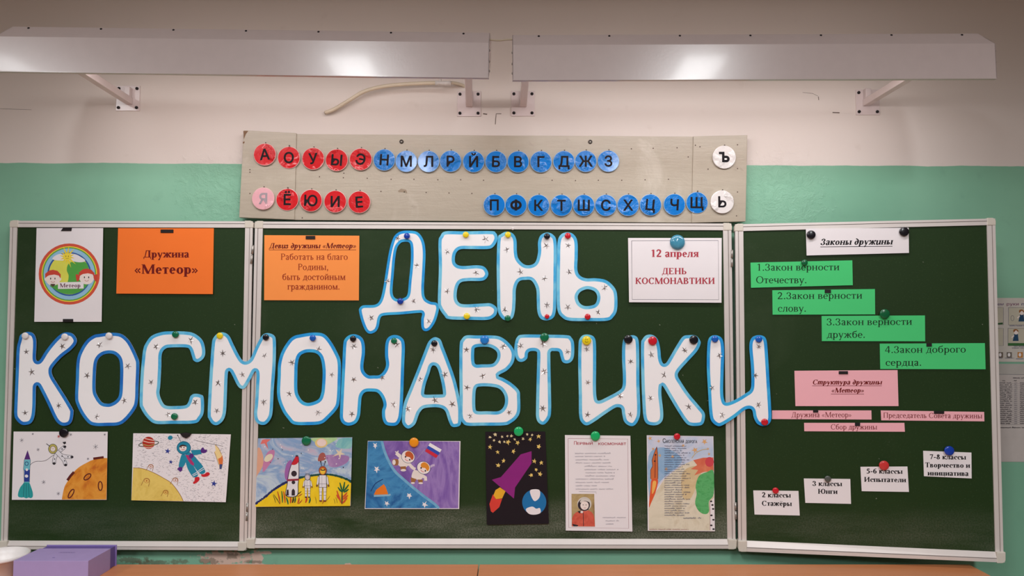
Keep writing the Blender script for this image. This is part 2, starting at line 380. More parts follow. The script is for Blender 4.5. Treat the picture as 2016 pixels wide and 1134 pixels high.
# ------------------------------------------------------------------ flat printed / drawn things pinned to a plane
EPS = .000012
class Sheet:
    def __init__(s, plane, corners, m, off=.0006, th=.0005, lift=0., crop=None, edge=None):
        """corners tl,tr,br,bl in photo pixels"""
        if lift:
            zt = plane.at(*corners[0]).z; zb = plane.at(*corners[3]).z; plane = plane.lift(lift/(zt-zb), zt)
        s.pl = plane; s.off = off; s.th = th; s.mb = MB(); s.layer = 1; s.crop = crop; s.c = corners
        f = [plane.at(x, y, off+th) for x, y in corners]; b = [plane.at(x, y, off) for x, y in corners]
        # keep the back loop the same size as the front
        b = [p - plane.n*th for p in f]
        s.mb.hexa([b[0], b[1], b[2], b[3], f[0], f[1], f[2], f[3]], edge or m)
        if edge: s.mb.face([p+plane.n*EPS*.5 for p in f][::-1], m)
        s.org = (f[0]+f[1]+f[2]+f[3])/4
    def px(s, p):
        if s.crop: return (s.crop[0]+p[0]/s.crop[2], s.crop[1]+p[1]/s.crop[2])
        return p
    def W(s, p): x, y = s.px(p); return s.pl.at(x, y, s.off+s.th+s.layer*EPS)
    def put(s, pts, m):
        """one convex face, trimmed to the sheet"""
        P = [s.px(p) for p in pts]
        if area2(P) < 0: P.reverse()
        for i in range(4):                                            # corners run clockwise on the photo (y down)
            a, b = s.c[i], s.c[(i+1) % 4]; dx, dy = b[0]-a[0], b[1]-a[1]; o = []
            g = lambda p: dx*(p[1]-a[1])-dy*(p[0]-a[0])
            for j in range(len(P)):
                p, q = P[j-1], P[j]; gp, gq = g(p), g(q)
                if (gp >= 0) != (gq >= 0): t = gp/(gp-gq); o.append((p[0]+(q[0]-p[0])*t, p[1]+(q[1]-p[1])*t))
                if gq >= 0: o.append(q)
            P = o
            if len(P) < 3: return
        d = s.off+s.th+s.layer*EPS
        s.mb.face([s.pl.at(x, y, d) for x, y in P[::-1]], m)
    def quads(s, qs, m):
        for q in qs: s.put(q, m)
        s.layer += 1
    def poly(s, pts, m, smooth=False, holes=()):
        if smooth: pts = crv(pts, True, 5)
        loops = [[Vector((x, y, 0)) for x, y in l] for l in [pts, *holes]]
        flat = [p for l in [pts, *holes] for p in l]
        for f in tessellate_polygon(loops): s.put([flat[i] for i in f], m)
        s.layer += 1
    def ell(s, cx, cy, rx, ry, m, rot=0.): s.poly(ellipse(cx, cy, rx, ry, rot), m)
    def ring(s, cx, cy, rx, ry, w, m, rot=0., a0=0, a1=360):
        s.line(ellipse(cx, cy, rx, ry, rot, 40, a0, a1)+([ellipse(cx, cy, rx, ry, rot, 40)[0]] if a1-a0 >= 360 else []), w, m)
    def line(s, pts, w, m, smooth=False):
        if smooth: pts = crv(pts, False, 5)
        s.quads(ribbon(pts, w), m)
    def text(s, t, x0, x1, base, h, m, bold=False, ital=False, under=False, slope=0.):
        """fit between x0 and x1; h = height of a capital; base = baseline y at x0"""
        q, adv = serif(t, bold, ital); sx = (x1-x0)/adv; sy = h/CH
        f = lambda p: (x0+p[0]*sx, base-p[1]*sy+(p[0]*sx)*slope)
        L0 = s.layer
        for i, poly in enumerate(q): s.layer = L0+(i % 40)*.25; s.put([f(p) for p in poly], m)
        s.layer = L0+11
        if under: s.quads([[(x0, base+h*.24), (x1, base+h*.24+(x1-x0)*slope), (x1, base+h*.24+h*.09+(x1-x0)*slope), (x0, base+h*.33)]], m)
    def block(s, t, x0, x1, base, h, m, weight=0., slope=0., rot=0.):
        V, F = sans(t, weight); xs = [v[0] for v in V]; a, b = min(xs), max(xs)
        sx = (x1-x0)/(b-a); sy = h/.727; c, d = math.cos(R(rot)), math.sin(R(rot)); mx, my = (x0+x1)/2, base-h/2
        def f(v):
            x, y = x0+(v[0]-a)*sx-mx, base-v[1]*sy-my; return (mx+x*c-y*d, my+x*d+y*c+(x+mx-x0)*slope)
        L0 = s.layer; n0 = max(max(t_) for t_ in F)+1
        for i, t_ in enumerate(F): s.layer = L0+(i % 40)*.25; s.put([f(V[j]) for j in t_], m)
        s.layer = L0+11
    def hand(s, x0, x1, base, h, m, w=.8):
        """a line of illegible handwriting"""
        x = x0
        while x < x1:
            wl = min(random.uniform(4, 11)*h, x1-x); n = max(4, int(wl/h*2.2)); p = []
            for i in range(n+1):
                p.append((x+wl*i/n, base-(h*random.uniform(.0, .3) if i % 2 else h*random.uniform(.5, .95))*(1.6 if random.random() < .1 else 1)))
            s.quads(ribbon(crv(p, False, 3), w), m); s.layer -= 1; x += wl+h*1.1
        s.layer += 1
    def done(s, name, label, cat, group=None):
        o = s.mb.build(name, origin=s.org, yaw=s.pl.yaw); return tag(o, label, cat, group)
BLACK = (24, 20, 22)

# ================================================================== THE ROOM
def wall_material():
    t = NT('wall_two_tone_paint'); X, Y, Z = t.xyz()
    zl, zr = PW.at(235, 321.5), PW.at(1750, 326.5); k = (zr.z-zl.z)/(zr.x-zl.x)
    edge = t.math('ADD', t.math('MULTIPLY_ADD', X, k, zl.z-k*zl.x), t.math('MULTIPLY_ADD', t.noise(5, 4), .014, -.007))
    up = t.math('GREATER_THAN', Z, edge)
    n1 = t.noise(1.6, 4); n2 = t.noise(14, 5); n3 = t.noise(60, 3); n4 = t.noise(48, 6, .65)
    pale = t.mix(n1, lin((230, 220, 214)), lin((222, 210, 203)))
    pale = t.mix(t.math('MULTIPLY', t.ramp(n2, .62, .75), .25), pale, lin((206, 192, 183)))
    green = t.mix(t.ramp(n1, .35, .65), lin((126, 180, 152)), lin((138, 191, 163)))
    green = t.mix(t.math('MULTIPLY', t.ramp(n2, .58, .72), .35), green, lin((120, 168, 144)))
    # flaking patches at the paint line and bare patches low down on the wall
    def spot(px, py, rx, ry, hard=.25, dist=.9):
        c = PW.at(px, py); s = 1.58e-3
        dx = t.math('DIVIDE', t.math('SUBTRACT', X, c.x), rx*s); dz = t.math('DIVIDE', t.math('SUBTRACT', Z, c.z), ry*s)
        d = t.math('SQRT', t.math('ADD', t.math('MULTIPLY', dx, dx), t.math('MULTIPLY', dz, dz)))
        d = t.math('ADD', d, t.math('MULTIPLY_ADD', n4, dist*3, -dist*1.5))
        return t.ramp(d, 1+hard, 1-hard)
    col = green
    for a in ((445, 1098, 50, 12), (506, 1100, 10, 18), (520, 1088, 14, 3), (685, 1111, 8, 2.5), (472, 1112, 60, 3)):
        col = t.mix(spot(*a, .12), col, lin((226, 194, 178)))
    for a in ((262, 1104, 34, 6), (300, 1108, 30, 5), (352, 1106, 18, 5), (410, 1104, 20, 5), (455, 1094, 12, 6), (500, 1106, 14, 3)):
        col = t.mix(t.math('MULTIPLY', spot(*a, .3, 1.5), .6), col, lin((104, 92, 72)))
    col = t.mix(up, col, pale)
    flake = t.math('ADD', spot(440, 370, 75, 60, .5), spot(1540, 380, 75, 70, .5), clamp=True)
    fn = t.ramp(t.noise(30, 7, .7, None, .5), .40, .62)
    h = t.math('ADD', t.math('MULTIPLY', t.math('MULTIPLY', flake, fn), 1.1), t.math('ADD', t.math('MULTIPLY', n2, .25), t.math('MULTIPLY', n3, .12)))
    t.bump(h, .42, .003)
    return t.fin(col, t.math('MULTIPLY_ADD', up, .35, .42), .4)
W_MAT = wall_material()
mb = MB(); mb.box(-4, 4, 0, .15, 0, 3.2, W_MAT); wall = struct(mb.build('wall_back'))
mb = MB(); mb.box(-4, 4, -6, .15, -.1, 0, mat((112, 98, 86), .5, name='brown_floor')); struct(mb.build('floor'))
mb = MB(); mb.box(-4, 4, -6, .15, 3.2, 3.3, mat((226, 220, 214), .9, name='ceiling_white')); struct(mb.build('ceiling'))
mb = MB()                                                             # hairline cracks beside the bracket plates
ck = mat((96, 82, 74), .9)
for pts, w in (([(951, 224), (959, 225)], 2), ([(975, 245), (976, 232), (977, 224), (987, 224)], 1.3), ([(1639, 221.5), (1653, 222)], 1.8),
               ([(0, 214), (30, 215), (62, 216)], .5), ([(1611, 190), (1612, 197)], 1.2), ([(1580, 182), (1600, 184), (1610, 189)], .6)):
    for q in ribbon(pts, w): mb.face([PW.at(*p, .0004) for p in q], ck)
struct(mb.build('wall_cracks', wall))

# ================================================================== CHALKBOARD
def board_material():
    t = NT('green_chalkboard'); X, Y, Z = t.xyz()
    base = t.mix(t.noise(3, 4), lin((27, 50, 18)), lin((35, 58, 25)))
    base = t.mix(t.math('MULTIPLY', t.ramp(t.noise(190, 2), .56, .75), .22), base, lin((66, 88, 58)))
    band = t.math('MULTIPLY', t.ramp(Z, .18, .05), t.ramp(t.noise(4.5, 4, .6, t.scaled((.55, 1, 2.2))), .30, .62))
    dust = t.math('MULTIPLY', band, t.math('MULTIPLY_ADD', t.ramp(t.noise(230, 4, .75), .38, .66), .75, .25))
    px = t.math('ABSOLUTE', t.n('ShaderNodeSeparateXYZ', None, i0=t.n('ShaderNodeObjectInfo').outputs['Location']).outputs[0])
    heavy = t.math('MULTIPLY_ADD', t.ramp(px, .7, .3), .42, .24)          # the middle panel is used the most
    col = t.mix(t.math('MULTIPLY', dust, heavy), base, lin((142, 142, 130)))
    smear = t.math('MULTIPLY', t.ramp(t.noise(2.2, 5, .6, None, .6), .55, .8), .14)
    col = t.mix(smear, col, lin((112, 122, 100)))
    speck = t.ramp(t.noise(75, 1), .79, .81)
    col = t.mix(t.math('MULTIPLY', speck, .35), col, lin((190, 190, 176)))
    t.bump(t.noise(420, 2), .12, .0006)
    return t.fin(col, .5, .22)
B_MAT = board_material()
ALU = mat((220, 213, 209), .38, .5, .2, var=.03, sc=12, name='pale_aluminium'); ALU_D = mat((150, 142, 138), .45, .5, .3, var=.03)
CAPM = mat((210, 203, 191), .5, .4, name='beige_plastic'); STEELR = .0036; STEEL = mat((172, 168, 162), .35, .5, .6)
cbt = empty('chalkboard', PC.at(970, 1078, 0))
tag(cbt, 'green three-panel chalkboard in a pale aluminium frame on the two-tone wall', 'chalkboard')
def panel(pl, c, ws, cap=17):
    """c: outer corners tl,tr,br,bl in pixels; ws: frame widths left, top, right, bottom (pixels)"""
    tl, tr, br, bl = c; l, t_, r, b = ws
    yaw = pl.yaw; mid = pl.at((bl[0]+br[0])/2, (bl[1]+br[1])/2)
    back = [pl.at(*p, -.02) for p in c]; back = [pl.at(*p, 0)-pl.n*.02 for p in c]
    front = [pl.at(*p, 0) for p in c]
    mb = MB(); mb.hexa([*back, *front], B_MAT); pan = mb.build('panel', cbt, mid)
    pan.matrix_basis = WM[cbt.name].inverted() @ (Matrix.Translation(mid) @ Matrix.Rotation(yaw, 4, 'Z'))
    # rebuild the mesh data in the turned frame
    I = (Matrix.Translation(mid) @ Matrix.Rotation(yaw, 4, 'Z')).inverted() @ WM[pan.name]
    pan.data.transform(I); WM[pan.name] = Matrix.Translation(mid) @ Matrix.Rotation(yaw, 4, 'Z')
    i = [(tl[0]+l, tl[1]+t_), (tr[0]-r, tr[1]+t_), (br[0]-r, br[1]-b), (bl[0]+l, bl[1]-b)]
    P = lambda p, o: pl.at(p[0], p[1], 0)+pl.n*o
    def lerp(a, b, f): return (a[0]+(b[0]-a[0])*f, a[1]+(b[1]-a[1])*f)
    for k in range(4):
        o0, o1, i0, i1 = c[k], c[(k+1) % 4], i[k], i[(k+1) % 4]; mb = MB()
        # stepped profile: outer lip, groove, inner flat
        for f0, f1, dep, m in ((0, .34, .0045, ALU), (.34, .44, .0030, ALU_D), (.44, 1, .0038, ALU)):
            q = [lerp(o0, i0, f0), lerp(o1, i1, f0), lerp(o1, i1, f1), lerp(o0, i0, f1)]
            d4 = (dep,)*4 if k != 2 else (.0125, .0125, .0125, .0125) if f0 == 0 else (.0100,)*4 if f1 == .44 else (.0115, .0115, .0012, .0012)
            mb.hexa([P(p, -.021 if f0 == 0 else .0002) for p in q]+[P(p, e) for p, e in zip(q, d4)], m)
        mb.build('frame_rail', pan)
    cc = [(tl, 1, 1), (tr, -1, 1), (br, -1, -1), (bl, 1, -1)]
    for (x, y), sx, sy in cc:
        mb = MB(); w, h = cap, (t_ if sy > 0 else b)*1.12; e = 1.2
        x0, y0 = x-sx*e, y-sy*e; rr = 6
        loop = [(x0+sx*rr, y0), (x0+sx*w, y0), (x0+sx*w, y0+sy*h), (x0, y0+sy*h), (x0, y0+sy*rr), (x0+sx*rr*.3, y0+sy*rr*.3)]
        fr = [P(p, .0056 if sy > 0 else .0135) for p in loop]; bk = [P(p, -.022) for p in loop]
        n = len(loop); mb.mesh(fr+bk, [tuple(range(n)), tuple(range(n, 2*n))[::-1]]+[(j, (j+1) % n, n+(j+1) % n, n+j) for j in range(n)], CAPM)
        mb.build('corner_cap', pan, bevel=.0015)
    return pan
panel(PL, [(22, 435), (498.5, 436), (487, 1081), (3, 1079)], (13, 12.5, 15, 15))
panel(PC, [(503, 436.5), (1439, 440.5), (1447.5, 1078), (488.5, 1076.5)], (15, 13, 16, 17))
panel(PR, [(1447, 442), (1958, 430.5), (1974.5, 1105), (1453.5, 1083)], (16, 13, 16, 19))
for x0, y0, x1, y1 in ((498, 483, 494.5, 519), (487, 991, 485.5, 1025), (1441.5, 492, 1441, 525), (1448, 989, 1449, 1022)):
    mb = MB(); p, q = (PC.at(x0, y0, .007), PC.at(x1, y1, .007))
    for f0, f1 in ((0, .47), (.53, 1)): mb.tube([p.lerp(q, f0), p.lerp(q, f1)], STEELR, STEEL)
    mb.build('hinge', cbt)

# ================================================================== BOARD LAMPS
WHITE_METAL = mat((222, 207, 206),   .23, .5, 0, .15, var=.02, bump=.03, bs=150, name='white_enamelled_metal')
BOLT = mat(BLACK, .5)
TUBE = bpy.data.materials.new('lamp_tube'); TUBE.use_nodes = True
tb = TUBE.node_tree.nodes['Principled BSDF']; tb.inputs['Emission Color'].default_value = (1, .95, .9, 1); tb.inputs['Emission Strength'].default_value = 4
def board_lamp(cx, zb, length, roll, yaw, hang, arms, plates, chamf, label):
    """cx: middle of the housing, zb: height of its lower front edge"""
    yf = -.46
    root = empty('board_lamp', (cx, yf, zb)); tag(root, label, 'lamp', None)
    M = Matrix.Translation((cx, yf, zb)) @ Matrix.Rotation(roll, 4, 'Y') @ Matrix.Rotation(yaw, 4, 'Z')
    T = lambda x, y, z: M @ Vector((x, y, z))
    h = length/2; th = .0022; mb = MB()
    prof = [(0, 0), (.002, .094), (.034, .133), (.15, .150)]          # front, sloping strip, flat roof
    ins = [0, 0, chamf, chamf]
    for j in range(3):
        (y0, z0), (y1, z1) = prof[j], prof[j+1]; c0, c1 = ins[j], ins[j+1]
        L0, L1 = (-h, -h); R0, R1 = (h, h)
        if hang < 0: L0, L1 = -h+c0, -h+c1
        else: R0, R1 = h-c0, h-c1
        d = (0, th) if j == 0 else (th*.7, -th*.7) if j == 1 else (0, -th)
        if j == 0: d = (th, 0)
        a = [T(L0, y0, z0), T(R0, y0, z0), T(R1, y1, z1), T(L1, y1, z1)]
        b = [T(L0, y0+d[0], z0+d[1]), T(R0, y0+d[0], z0+d[1]), T(R1, y1+d[0], z1+d[1]), T(L1, y1+d[0], z1+d[1])]
        mb.hexa([*b, *a], WHITE_METAL)
    # folded hem along the lower edge
    mb.hexa([T(-h, .012, 0), T(h, .012, 0), T(h, .012, .002), T(-h, .012, .002), T(-h, 0, 0), T(h, 0, 0), T(h, 0, .002), T(-h, 0, .002)], WHITE_METAL)
    mb.build('housing', root)
    for s in (-1, 1):
        mb = MB(); x = s*h; xi = x-s*(chamf if s == (-1 if hang < 0 else 1) else 0)
        loop = [(x, .0, .0), (x, .002, .094), (xi, .034, .133), (xi, .15, .15), (xi, .15, .09), (x, .09, .048)]
        o = [T(*p) for p in loop]; i_ = [T(p[0]-s*.002, p[1], p[2]) for p in loop]; n = 6
        mb.mesh(o+i_, [tuple(range(n)), tuple(range(n, 2*n))[::-1]]+[(j, (j+1) % n, n+(j+1) % n, n+j) for j in range(n)], WHITE_METAL)
        for z in (.02, .045, .075): mb.lathe([(0, 0), (.003, 0), (.003, .002), (0, .0025)], STEEL, T(x, .006, z), (s, 0, 0), 8)
        mb.build('end_cap', root)
    for k in range(7):
        x = -h+.07+k*(length-.14)/6
        mb = MB(); mb.lathe([(0, .0022), (.0026, .0016), (.0032, 0)], BOLT, T(x, .0292, .1275), (0, -.77, .64), 10); mb.build('screw', root)
    mb = MB(); mb.tube([T(-h+.03, .075, .075), T(h-.03, .075, .075)], .013, TUBE, 14); mb.build('fluorescent_tube', root)
    l = bpy.data.lights.new('board_lamp_light', 'AREA'); l.shape = 'RECTANGLE'; l.size = length-.06; l.size_y = .05; l.energy = LAMP_W*(.80 if hang < 0 else 1); l.color = (1, .965, .975)
    lo = bpy.data.objects.new('board_lamp_light', l); COL.objects.link(lo); lo.parent = root
    lo.matrix_basis = Matrix.Translation((0, .095, .060)) @ Matrix.Rotation(R(16), 4, 'X')
    # wall brackets: square tube arm and a bolted plate
    for (ax, ay), (px, py) in zip(arms, plates):
        c = PW.at(px, py); mb = MB(); hw, hh = .038, .041
        mb.box(c.x-hw, c.x+hw, -.004, .0, c.z-hh, c.z+hh, WHITE_METAL)
        plate = mb.build('wall_plate', root, (c.x, 0, c.z), bevel=.001)
        for sx in (-1, 1):
            for sz in (-1, 1):
                mb = MB(); mb.lathe([(.0052, 0), (.0052, .003), (.003, .005), (0, .0055)], BOLT, (c.x+sx*.029, -.004, c.z+sz*.031), (0, -1, 0), 6); mb.build('bolt', plate)
        a = PW.at(ax, ay); w = .011; e = .02 if hang < 0 else .004
        mb = MB(); mb.hexa([(a.x+p[0]*w+(e if y < -.1 else 0), y, a.z+p[1]*w) for y in (-.425, -.004) for p in ((-1, -1), (1, -1), (1, 1), (-1, 1))], WHITE_METAL)
        mb.box(a.x-w*.8, a.x+w*.8, -.022, -.004, a.z-.004, a.z+.042, WHITE_METAL)      # short welded socket
        mb.build('bracket_arm', root, bevel=.0015)
    return root
def at_depth(px, py, y): return Plane(y).at(px, py)
a0, a1 = at_depth(-15, 140.8, -.46), at_depth(962.5, 153.5, -.46)
board_lamp((a0.x+a1.x)/2, (a0.z+a1.z)/2, (a1-a0).length, -math.atan2(a1.z-a0.z, a1.x-a0.x), 0, -1, [(256, 200), (924, 205)], [(253, 194), (923.5, 205)], .024,
           'long white metal lamp casing on the left above the chalkboard')
a0, a1 = at_depth(1009, 158, -.46), at_depth(1963, 155, -.46)
board_lamp((a0.x+a1.x)/2, (a0.z+a1.z)/2, (a1-a0).length, -math.atan2(a1.z-a0.z, a1.x-a0.x), 0, 1, [(1030, 205), (1704, 203)], [(1029.5, 204.5), (1707.5, 202)], .024,
           'long white metal lamp casing on the right above the chalkboard')
CREAM = mat((216, 202, 180), .45, .4, name='cream_cable')
mb = MB(); mb.tube([at_depth(x, y, -.43) for x, y in crv([(958, 77), (970, 79), (985, 79.5), (1000, 78), (1013, 77.5)], False)], .0026, CREAM, 8)
tag(mb.build('cable', origin=at_depth(985, 79, -.43)), 'thin cable bridging the gap between the two white lamp casings', 'cable')
root = empty('conduit', PW.at(760, 170, .03)); tag(root, 'bent cream conduit sagging across the pale wall under the left lamp', 'conduit')
pts = crv([(640, 222), (660, 214), (690, 196), (715, 181), (750, 171), (800, 165.5), (862, 163)], False, 8); N = len(pts)
mb = MB(); mb.tube([PW.at(x, y, .014+.03*i/N) for i, (x, y) in enumerate(pts)], .0060, CREAM, 12); mb.build('hose', root)
mb = MB(); mb.tube([PW.at(x, y, .044-.004*i) for i, (x, y) in enumerate(crv([(872, 163), (890, 163), (905, 166), (917, 171)], False, 4))], .0052, CREAM, 12); mb.build('hose', root)
mb = MB(); mb.lathe([(.0, 0), (.0075, 0), (.0078, .01), (.0062, .012), (.0062, .026), (.0078, .028), (.0075, .05), (0, .05)], mat((214, 208, 204), .3, .5), PW.at(857, 163.5, .044), (1, 0, -.02), 14)
mb.lathe([(0, 0), (.004, 0), (.004, .014), (0, .014)], mat((214, 208, 204), .3, .5), PW.at(867, 162, .044), (0, -.2, 1), 10); mb.build('connector', root)
mb = MB(); mb.lathe([(.0045, 0), (.0058, .0012)], mat((70, 40, 34), .8), PW.at(640.5, 222.3, .0155), (-.8, -.5, -.5), 12); mb.build('hose_mouth', root)

# ================================================================== LETTER BOARD ABOVE THE CHALKBOARD
def greyboard():
    t = NT('worn_grey_painted_board'); v = t.scaled((1, 1, 9))
    c = t.mix(t.noise(9, 5, .6, v), lin((162, 151, 134)), lin((182, 171, 154)))
    c = t.mix(t.math('MULTIPLY', t.ramp(t.noise(3.2, 5, .65, None, .8), .56, .72), .45), c, lin((205, 197, 184)))
    c = t.mix(t.math('MULTIPLY', t.ramp(t.noise(11, 4, .6, None, .5), .66, .74), .4), c, lin((140, 126, 110)))
    t.bump(t.math('ADD', t.math('MULTIPLY', t.noise(20, 6, .7, v), .6), t.noise(7, 5, .7, None, 1.5)), .35, .002)
    return t.fin(c, .34, .5)
GB = greyboard(); BROWN = mat((128, 98, 74), .7)
lb = empty('letter_board', PA.at(972, 436)); tag(lb, 'long worn grey board of letter discs resting above the chalkboard', 'board')
def slab(name, c, o0, o1, m=GB):
    mb = MB(); f = [PA.at(*p, o1) for p in c]; b = [p-PA.n*(o1-o0) for p in f]; mb.hexa([*b, *f], m); return mb.build(name, lb, bevel=.0012)
slab('middle_board', [(582, 264), (1366, 269), (1363, 438.5), (579, 433)], -.014, .000)
slab('left_board', [(479.5, 256.5), (583.5, 262), (579.5, 432.5), (470.5, 428)], -.012, .004)
slab('right_board', [(1365, 268.5), (1471.5, 266), (1468, 436), (1362, 438.5)], -.012, .004)
for x, y in ((790.5, 279), (1162, 279.5)):
    mb = MB(); p = PA.at(x, y); mb.lathe([(.0066, 0), (.0066, .002), (.0038, .0024), (.0036, .0008)], mat((60, 52, 46), .45, .5, .5), p, (0, -1, 0), 20)
    mb.lathe([(.0036, .0006), (.0026, .0022), (0, .0026)], STEEL, p, (0, -1, 0), 12); mb.build('screw', lb)
mb = MB()                                                             # nail holes and chips in the paint
holes = [(677, 341), (676, 350), (629, 348), (723, 351), (770, 353), (815, 353), (862, 354), (907, 354), (952, 355), (1087, 355), (1133, 355.5), (1178, 355), (1224, 355), (1270, 354), (1316, 353),
         (796, 378), (750, 377), (839, 379), (884, 380), (929, 381), (1286, 292), (1243, 293), (1333, 291), (492, 334), (492, 339), (492, 381), (1394, 333), (1452, 332), (1452, 378), (1450, 425), (1369, 286), (1378, 289), (1452, 285), (1355, 309), (595, 429)]
for x, y in holes:
    mh = MB(); mh.face([PA.at(*p, .0044 if x < 580 or x > 1364 else .0003) for p in ellipse(x, y, 1.3, 1.3, n=8)], ck); mh.build('nail_hole', lb)
for c in ([(479, 258), (489, 257.5), (484, 264), (480, 274)], [(478, 279), (482, 278.5), (481, 282), (478, 283)]): mb.face([PA.at(*p, .0044) for p in c], BROWN)
for q in ribbon([(784, 377), (790, 375), (798, 376), (801, 380)], [3, 7, 6, 2]): mb.face([PA.at(*p, .0003) for p in q], mat((150, 134, 116), .7))
mb.build('paint_chips', lb)

def film(rgb, name):
    t = NT(name); c = lin(rgb)
    oi = t.n('ShaderNodeObjectInfo').outputs['Random']; v = t.n('ShaderNodeVectorMath', {'operation': 'ADD'}, i0=t.co(), i1=t.n('ShaderNodeCombineXYZ', None, i0=t.math('MULTIPLY', oi, 9.), i2=t.math('MULTIPLY', oi, 5.)).outputs[0]).outputs[0]
    crease = t.ramp(t.noise(17, 2, .5, v), .50, .62)
    t.bump(t.math('ADD', t.math('MULTIPLY', t.math('MULTIPLY', crease, t.noise(75, 4, .6, v, 1.5)), 1.), t.math('MULTIPLY', t.noise(26, 3, .6, v), .25)), .9, .0062)
    return t.fin(t.mix(t.noise(40), tuple(x*.93 for x in c), tuple(min(1, x*1.06) for x in c)), .16, .5, 0, .5)
FR, FB_, FW = film((206, 30, 38), 'laminated_red'), film((6, 118, 204), 'laminated_blue'), film((228, 224, 222), 'laminated_white')
FP = film((226, 168, 176), 'laminated_painted_glare'); RIM = mat((214, 176, 172), .5); RIMB = mat((150, 178, 204), .5); INK = mat((20, 15, 20), .5, .15); INKG = mat((158, 146, 152), .4);  # pink film and grey ink: lamp glare painted into the Я disc's colours
ROW1 = [('А', 521.2, 304), ('О', 568.6, 310.3), ('У', 616.4, 312.3), ('Ы', 662.9, 315), ('Э', 710, 313.5), ('Н', 756.5, 314.7), ('М', 799.8, 317.5), ('Л', 843.6, 317.9), ('Р', 887, 317.4), ('Й', 932.4, 318.2), ('Б', 976.6, 318.2),
        ('В', 1020, 318.4), ('Г', 1065, 318.4), ('Д', 1110.3, 318), ('Ж', 1153.2, 317.5), ('З', 1197.8, 317.2), ('Ъ', 1425.9, 309.3)]
ROW2 = [('Я', 518, 390.9), ('Ё', 565.6, 392.9), ('Ю', 612, 394.8), ('И', 659.9, 396.8), ('Е', 707.3, 397.8), ('П', 973.1, 403.6), ('Ф', 1015.8, 403.8), ('К', 1060.4, 404.3), ('Т', 1105.4, 404.3), ('Ш', 1149.3, 404.3), ('С', 1192.8, 404.3),
        ('Х', 1236.6, 404), ('Ц', 1280.8, 403.3), ('Ч', 1327.8, 402.8), ('Щ', 1372.3, 399), ('Ь', 1422, 397.4)]
TURN = {'А': -4, 'У': -3, 'Ы': 4, 'Э': 12, 'Н': 4, 'Г': 0, 'Б': 2, 'Е': -4, 'Ю': 2, 'Ц': 6, 'Ч': 4, 'Щ': 1, 'Ш': 1}
for row, where in ((ROW1, 'upper'), (ROW2, 'lower')):
    for i, (ch, x, y) in enumerate(row):
        kind = 'white' if ch in 'ЪЬ' else 'glare-painted pink' if ch == 'Я' else 'red' if ch in 'АОУЫЭЁЮИЕ' else 'blue'
        r = 22.9 if kind == 'white' else 22.2 if kind in ('red', 'glare-painted pink') else 21.5
        m = {'white': FW, 'red': FR, 'blue': FB_, 'glare-painted pink': FP}[kind]
        front = .010 if ch in 'АЪЬЯ' else .0062
        o = PA.at(x, y, front); base = .0046 if x < 592 or x > 1358 else .0005
        rr = r*(PA.at(x+1, y, front)-o).x
        d = empty('letter_disc', o-PA.n*(front-base))
        tag(d, '%s round disc with the letter %s in the %s row of the grey letter board' % (kind, ch, where), 'letter disc', 'letter discs')
        mb = MB(); mb.lathe([(0, 0), (rr*.985, 0), (rr, .001), (rr, front-base-.0006), (rr*.975, front-base-.0001), (rr*.955, front-base)], RIMB if kind == 'blue' else RIM if kind != 'white' else FW, d.location, (0, -1, 0), 48, False)
        V = [Vector((o.x+rr*.957*math.cos(a), o.y, o.z+rr*.957*math.sin(a))) for a in [2*math.pi*k/48 for k in range(48)]]
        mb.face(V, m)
        mb.build('disc', d)
        mb = MB(); V, F = sans(ch, .023); xs = [v[0] for v in V]; ys = [v[1] for v in V]
        big = max(ys)-min(ys); hgt = 21.6*1.55e-3/.727; cx_, cy_ = (min(xs)+max(xs))/2, .36
        ang = -R(TURN.get(ch, 0)); c, s_ = math.cos(ang), math.sin(ang)
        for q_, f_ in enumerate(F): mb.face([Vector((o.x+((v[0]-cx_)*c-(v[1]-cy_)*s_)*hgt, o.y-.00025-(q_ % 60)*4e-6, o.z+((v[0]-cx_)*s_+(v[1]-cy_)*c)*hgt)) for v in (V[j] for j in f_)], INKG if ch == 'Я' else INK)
        mb.build('letter', d)
        mb = MB(); mb.lathe([(.0012, 0), (.0012, .004), (.0022, .0045), (0, .0055)], ck, (o.x+.002, PA.p.y-base, o.z+rr+.0015), (0, -1, 0), 8); mb.build('nail', d)

# ================================================================== PAPER LETTERS
PWHITE = mat((248, 247, 249), .75, .2, var=.012, sc=14, bump=.06, bs=25, name='white_drawing_paper')
PEDGE = mat((226, 224, 226), .8, .2)
def brush(name, a, b):
    t = NT(name); f = t.ramp(t.noise(9, 4, .6, None, .8), .35, .68)
    c = t.mix(f, lin(a), lin(b)); c = t.mix(t.math('MULTIPLY', t.noise(70, 3), .25), c, lin(b)); return t.fin(c, .6, .25)
BL = {'deep': brush('deep_blue_border', (22, 104, 196), (46, 140, 214)), 'mid': brush('mid_blue_border', (18, 144, 226), (66, 186, 236)),
      'sky': brush('sky_blue_border', (48, 170, 230), (130, 212, 240))}
FOIL = mat((176, 168, 168), .22, .5, .85, var=.1, sc=200, name='silver_foil')
C1, C2, C3, C4 = (0, 640, 5.04), (390, 640, 5.04), (770, 640, 5.04), (1130, 640, 5.04); B5, B6 = (480, 430, 4.032), (960, 430, 4.032)
